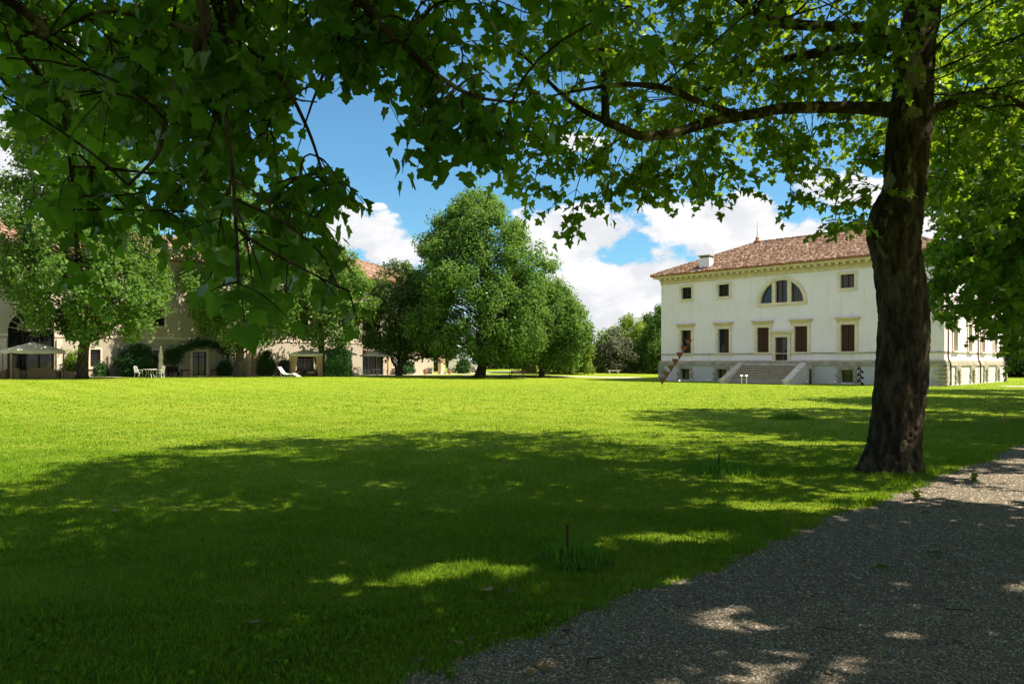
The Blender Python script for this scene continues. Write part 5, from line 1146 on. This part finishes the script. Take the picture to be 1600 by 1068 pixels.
# ------------------------------------------------------------------ small things on the lawn and gravel
def stake(x, y, h, r, lab, tilt=0.0, m='wood_dark'):
    s = MB().tube([(0, 0, -0.05), (tilt * 0.5, 0, h * 0.5), (tilt, 0, h)], [r, r * 0.95, r * 0.85], 8).build('stake', m, None, False, at(x, y)); tag(s, lab, 'stake', 'stakes in the lawn')
stake(0.5, 6.75, 0.32, 0.012, 'dark stake in the grass tuft nearest the gravel', 0.01); stake(3.5, 12.45, 0.27, 0.014, 'dark stake in the middle grass tuft left of the trunk'); stake(8.9, 23.8, 0.24, 0.02, 'short stake in the farthest grass tuft on the shadow edge'); stake(14.7, 22.0, 0.34, 0.018, 'pale stake on the lawn at the right edge', 0.04, 'wood_teak')
def tuft(x, y, r, n, h, lab, seed, stretch=1.0):
    rng = np.random.default_rng(seed); a = rng.uniform(0, 6.28, n); rr = r * np.sqrt(rng.random(n)); X = rr * np.cos(a) * stretch; Yv = rr * np.sin(a); f = 1 - (rr / r) ** 2 * 0.7
    H = h * f ** 1.5 * rng.uniform(0.35, 1.25, n); d = rng.uniform(0, 6.28, n); ln = H * rng.uniform(0.15, 0.6, n); w = 0.0045 * (1 + y / 12)
    P0 = np.stack([X - w * np.sin(d), Yv + w * np.cos(d), 0 * X], -1); P1 = np.stack([X + w * np.sin(d), Yv - w * np.cos(d), 0 * X], -1); P2 = np.stack([X + 0.4 * ln * np.cos(d), Yv + 0.4 * ln * np.sin(d), H * 0.65], -1); P3_ = np.stack([X + ln * np.cos(d), Yv + ln * np.sin(d), H], -1)
    V = np.stack([P0, P1, P2 + (P1 - P0) * 0.35, P2 - (P1 - P0) * 0.35, P3_], 1).reshape(-1, 3); o = (np.arange(n) * 5)[:, None]
    F = np.concatenate([o + np.array([0, 1, 2]), o + np.array([0, 2, 3]), o + np.array([3, 2, 4])])
    tag(link('grass_tuft', np_mesh('grass_tuft', V, F), 'leaf_near', None, at(x, y)), lab, 'grass tuft', 'long grass tufts round the stakes')  # darker leaf material than the lawn blades, putting the tuft's shade into its colour
tuft(0.58, 6.75, 0.50, 950, 0.19, 'long dark grass tuft round the nearest stake', 1, 0.75); tuft(3.55, 12.3, 0.85, 1100, 0.17, 'long dark grass tuft round the middle stake', 2, 0.9); tuft(9.0, 23.8, 0.55, 900, 0.22, 'long grass tuft on the far shadow edge', 3, 1.3)
def seedling(x, y, h, n, lab, seed, m='leaf_bright'):
    rng = np.random.default_rng(seed); s = empty('weed_seedling', at(x, y), 0, lab, 'weed', 'weeds on the gravel edge'); MB().tube([(0, 0, -0.01), (0.005, 0, h)], [0.006, 0.003], 5).build('stem', m, s)
    me = np_mesh('leaf', *TEMPL['plane']); me.materials.append(M[m])
    for k in range(n):
        a = k * 2.4; d = np.array([[math.cos(a), math.sin(a), rng.uniform(0.2, 1.0)]]); f = leaf_frames(d, np.array([[0, 0, 1.0]]) + rng.normal(0, 0.2, (1, 3)))[0]; sz = h * rng.uniform(0.5, 0.8)
        o = bpy.data.objects.new('leaf', me); col.objects.link(o); o.parent = s; o.matrix_local = Matrix([list(f[r] * sz * (0.6 if False else 1)) + [0.0 if r < 2 else h * (0.3 + 0.7 * k / n)] for r in range(3)] + [[0, 0, 0, 1]])
seedling(5.25, 9.55, 0.13, 8, 'bright weed seedling on the gravel edge below the trunk', 1); seedling(6.9, 11.0, 0.12, 9, 'bright weed clump right of the trunk base', 2); seedling(-0.35, 4.15, 0.07, 6, 'little weed at the near end of the gravel edge', 3, 'leaf_plane')
def fallen(x, y, sz, lab, seed, m, rot, curl=0.6):
    V, T = TEMPL['plane']; V = V.copy(); V[:, 2] = V[:, 2] * 0.5 + 0.35 * curl * (V[:, 0] ** 2) + 0.2 * (V[:, 1] - 0.4) ** 2 + 0.06; V *= sz * 0.8; c, s_ = math.cos(rot), math.sin(rot)
    V = np.stack([V[:, 0] * c - V[:, 1] * s_, V[:, 0] * s_ + V[:, 1] * c, V[:, 2]], -1)
    tag(link('fallen_leaf', np_mesh('fallen_leaf', V, T, True), m, None, (x, y, G(x, y) + 0.03)), lab, 'leaf', 'fallen leaves')
fallen(-0.16, 5.72, 0.12, 'pale curled leaf on the lawn below the sunny patch', 1, 'dead_leaf', 1.2); fallen(-0.02, 5.68, 0.10, 'pale leaf stalk side right of the curled leaf on the lawn', 2, 'dead_leaf', -1.0, 1.0); fallen(-1.75, 5.0, 0.11, 'pale dry leaf on the dark lawn near the bottom edge', 3, 'dead_leaf', 0.4); fallen(-4.7, 8.8, 0.14, 'dry leaf on the shaded lawn at the left', 4, 'dead_leaf', 2.4)
fallen(3.25, 6.35, 0.16, 'green fallen leaf on the gravel', 5, 'leaf_plane', 1.5, 0.3); fallen(3.95, 6.8, 0.16, 'second green leaf farther right on the gravel', 6, 'leaf_plane', 0.5, 0.3); fallen(4.4, 5.7, 0.10, 'brown leaf on the gravel toward the right edge', 7, 'dead_leaf', 0.1); fallen(6.35, 11.3, 0.16, 'dry pale leaf at the foot of the trunk', 8, 'dead_leaf', 0.9); fallen(2.2, 14.5, 0.14, 'pale leaf on the shaded lawn behind the middle tuft', 9, 'dead_leaf', 0.2)
def fallen_twig(x, y, l, rot, lab):
    c, s_ = math.cos(rot), math.sin(rot); P = [(c * t * l - s_ * 0.03 * math.sin(t * 5), s_ * t * l + c * 0.03 * math.sin(t * 5), 0.022 + 0.008 * math.sin(t * 7)) for t in np.linspace(0, 1, 7)]
    tag(MB().tube(P, list(np.linspace(0.0045, 0.002, 7)), 5).build('fallen_twig', 'wood_dark', None, True, at(x, y)), lab, 'twig', 'fallen twigs')
fallen_twig(2.0, 4.9, 0.26, 0.2, 'dark twig in the middle of the near gravel'); fallen_twig(3.3, 5.3, 0.22, 2.7, 'dark twig on the gravel toward the right edge'); fallen_twig(0.45, 4.35, 0.20, 1.0, 'dark twig at the near gravel edge')

# ------------------------------------------------------------------ grass and gravel close by
def grass():
    rng = np.random.default_rng(7); Vs = []; Fs = []; n0 = 0
    for y0, y1, dens, h0, h1, w in ((2.8, 5.5, 4300, 0.030, 0.075, 0.0043), (5.5, 9.0, 2700, 0.030, 0.075, 0.0050), (9, 15, 1300, 0.032, 0.072, 0.0055), (15, 26, 460, 0.025, 0.05, 0.011), (26, 84, 50, 0.02, 0.045, 0.032)):
        xm = 0.86 * y1 + 1.0; N = int(dens * 2 * xm * (y1 - y0)); x = rng.uniform(-xm, xm, N); y = rng.uniform(y0, y1, N); e = epath(x, y)
        k = (np.abs(x) < 0.86 * y + 1.0) & (e < rng.normal(0.0, 0.05, N)) & (np.hypot(x - 6.3, y - 12.2) > 0.44)
        stray = (np.abs(x) < 0.8 * y) & (e > 0) & (rng.random(N) < 0.004) ; k |= stray & (np.sin(3.1 * x + 1.7 * y) * np.sin(2.3 * y - 1.1 * x) > 0.55)
        if y1 == 84: k &= rng.random(N) > (y - 26) / 58
        if y1 == 26: k &= rng.random(N) > (y - 15) / 11 * 0.75
        x, y, e = x[k], y[k], e[k]; n = len(x)
        cl = 0.72 + 0.38 * np.sin(1.9 * x + 0.7 * y + 2 * np.sin(0.8 * y)) * np.sin(2.3 * y - 0.9 * x) + 0.25 * np.sin(7.1 * x + 3 * np.sin(4.3 * y)) * np.sin(6.3 * y + 1)
        edge = 1 + 0.5 * np.exp(-(e / 0.25) ** 2) + 0.9 * np.exp(-((np.hypot(x - 6.3, y - 12.2) - 0.5) / 0.22) ** 2)
        h = rng.uniform(h0, h1, n) * np.clip(cl, 0.45, 1.3) * edge; d = rng.uniform(0, 6.28, n); ln = h * rng.uniform(0.2, 1.0, n); ww = w * rng.uniform(0.7, 1.4, n); z = gz(x, y)
        P0 = np.stack([x - ww * np.sin(d), y + ww * np.cos(d), z - 0.004], -1); P1 = np.stack([x + ww * np.sin(d), y - ww * np.cos(d), z - 0.004], -1)
        if y1 <= 6:
            Mx = np.stack([x + 0.35 * ln * np.cos(d), y + 0.35 * ln * np.sin(d), z + h * 0.7], -1); Tp = np.stack([x + ln * np.cos(d), y + ln * np.sin(d), z + h], -1); hw = (P1 - P0) * 0.38
            V = np.stack([P0, P1, Mx + hw, Mx - hw, Tp], 1); o = (np.arange(n) * 5)[:, None]; F = np.concatenate([o + np.array([0, 1, 2]), o + np.array([0, 2, 3]), o + np.array([3, 2, 4])])
        else:
            Tp = np.stack([x + ln * np.cos(d), y + ln * np.sin(d), z + h], -1); V = np.stack([P0, P1, Tp], 1); F = (np.arange(n) * 3)[:, None] + np.array([0, 1, 2])
        V = V.reshape(-1, 3); Vs.append(V); Fs.append(F + n0); n0 += len(V)
    # clover and small broad weeds in the shady near corner
    N = 5200; y = rng.uniform(3.2, 7.5, N); x = rng.uniform(-0.95, 0.35, N) * y; k = (np.sin(2.1 * x + 1) * np.sin(1.7 * y + 2 * x) > 0.05) & (epath(x, y) < -0.05); x, y = x[k], y[k]; n = len(x)
    ln = np.array([0, 0, 1.0]) + rng.normal(0, 0.35, (n, 3)); ld = np.cross(ln, rng.normal(0, 1, (n, 3))); TV, TT = TEMPL['tiny']; Fm = leaf_frames(ld, ln); S = rng.uniform(0.018, 0.045, n)
    P = np.stack([x, y, rng.uniform(0.02, 0.055, n)], -1); V = (P[:, None] + S[:, None, None] * np.einsum('nij,kj->nki', Fm, TV)).reshape(-1, 3); F = (TT[None] + (np.arange(n) * len(TV))[:, None, None]).reshape(-1, 3); Vs.append(V); Fs.append(F + n0)
    tag(link('grass', np_mesh('grass', np.concatenate(Vs), np.concatenate(Fs)), 'grass_blade'), 'short green lawn grass with clover in the shade', 'grass', kind='stuff')
grass()
def pebbles():
    rng = np.random.default_rng(8); TV = np.array([(1, 0, 0), (0, 1, 0), (-1, 0, 0), (0, -1, 0), (0, 0, 0.70)], float); TT = np.array([(0, 1, 4), (1, 2, 4), (2, 3, 4), (3, 0, 4)]); Vs = []; Fs = []; n0 = 0
    for y0, y1, dens, r0, r1 in ((2.9, 5.5, 3700, 0.0045, 0.011), (5.5, 9, 1200, 0.0065, 0.0135), (9, 16, 350, 0.009, 0.017)):
        xm = 0.8 * y1 + 1; N = int(dens * 2 * xm * (y1 - y0)); x = rng.uniform(-xm, xm, N); y = rng.uniform(y0, y1, N); e = epath(x, y); k = (np.abs(x) < 0.80 * y + 0.8) & (e > rng.normal(-0.02, 0.06, N)) & (e < 5.3); x, y = x[k], y[k]; n = len(x)
        S = rng.uniform(r0, r1, (n, 1)) * rng.uniform(0.65, 1.25, (n, 3)); a = rng.uniform(0, 6.28, n); ca, sa = np.cos(a), np.sin(a); V = TV[None] * S[:, None, :] + rng.normal(0, 0.0012, (n, 5, 3))
        V = np.stack([V[..., 0] * ca[:, None] - V[..., 1] * sa[:, None] + x[:, None], V[..., 0] * sa[:, None] + V[..., 1] * ca[:, None] + y[:, None], V[..., 2] + 0.011 + S[:, 2:] * 0.05], -1).reshape(-1, 3)
        Vs.append(V); Fs.append((TT[None] + (np.arange(n) * 5)[:, None, None]).reshape(-1, 3) + n0); n0 += len(V)
    tag(link('gravel', np_mesh('gravel', np.concatenate(Vs), np.concatenate(Fs)), 'pebble'), 'loose pale pebbles on the gravel path', 'gravel', kind='stuff')
pebbles()

def litter():
    """dry leaf scraps and bark flakes blown over the gravel and its grassy edge"""
    rng = np.random.default_rng(77); N = 900; y = rng.uniform(3.4, 13, N); x = rng.uniform(-0.3, 0.85, N) * y; e = epath(x, y); k = (e > -0.25) & (e < 5) & (rng.random(N) < np.where(e < 0.8, 0.75, 0.16)); x, y = x[k], y[k]; n = len(x)
    nn = np.array([0, 0, 1.0]) + rng.normal(0, 0.22, (n, 3)); ld = np.cross(nn, rng.normal(0, 1, (n, 3))); P = np.stack([x, y, np.full(n, 0.024)], -1)
    tag(link('leaf_litter', leaves_mesh('leaf_litter', P, leaf_frames(ld, nn), rng.uniform(0.02, 0.075, n), 'lite'), 'dead_leaf'), 'dry brown leaf scraps scattered on the gravel edge', 'leaf litter', kind='stuff')
litter()
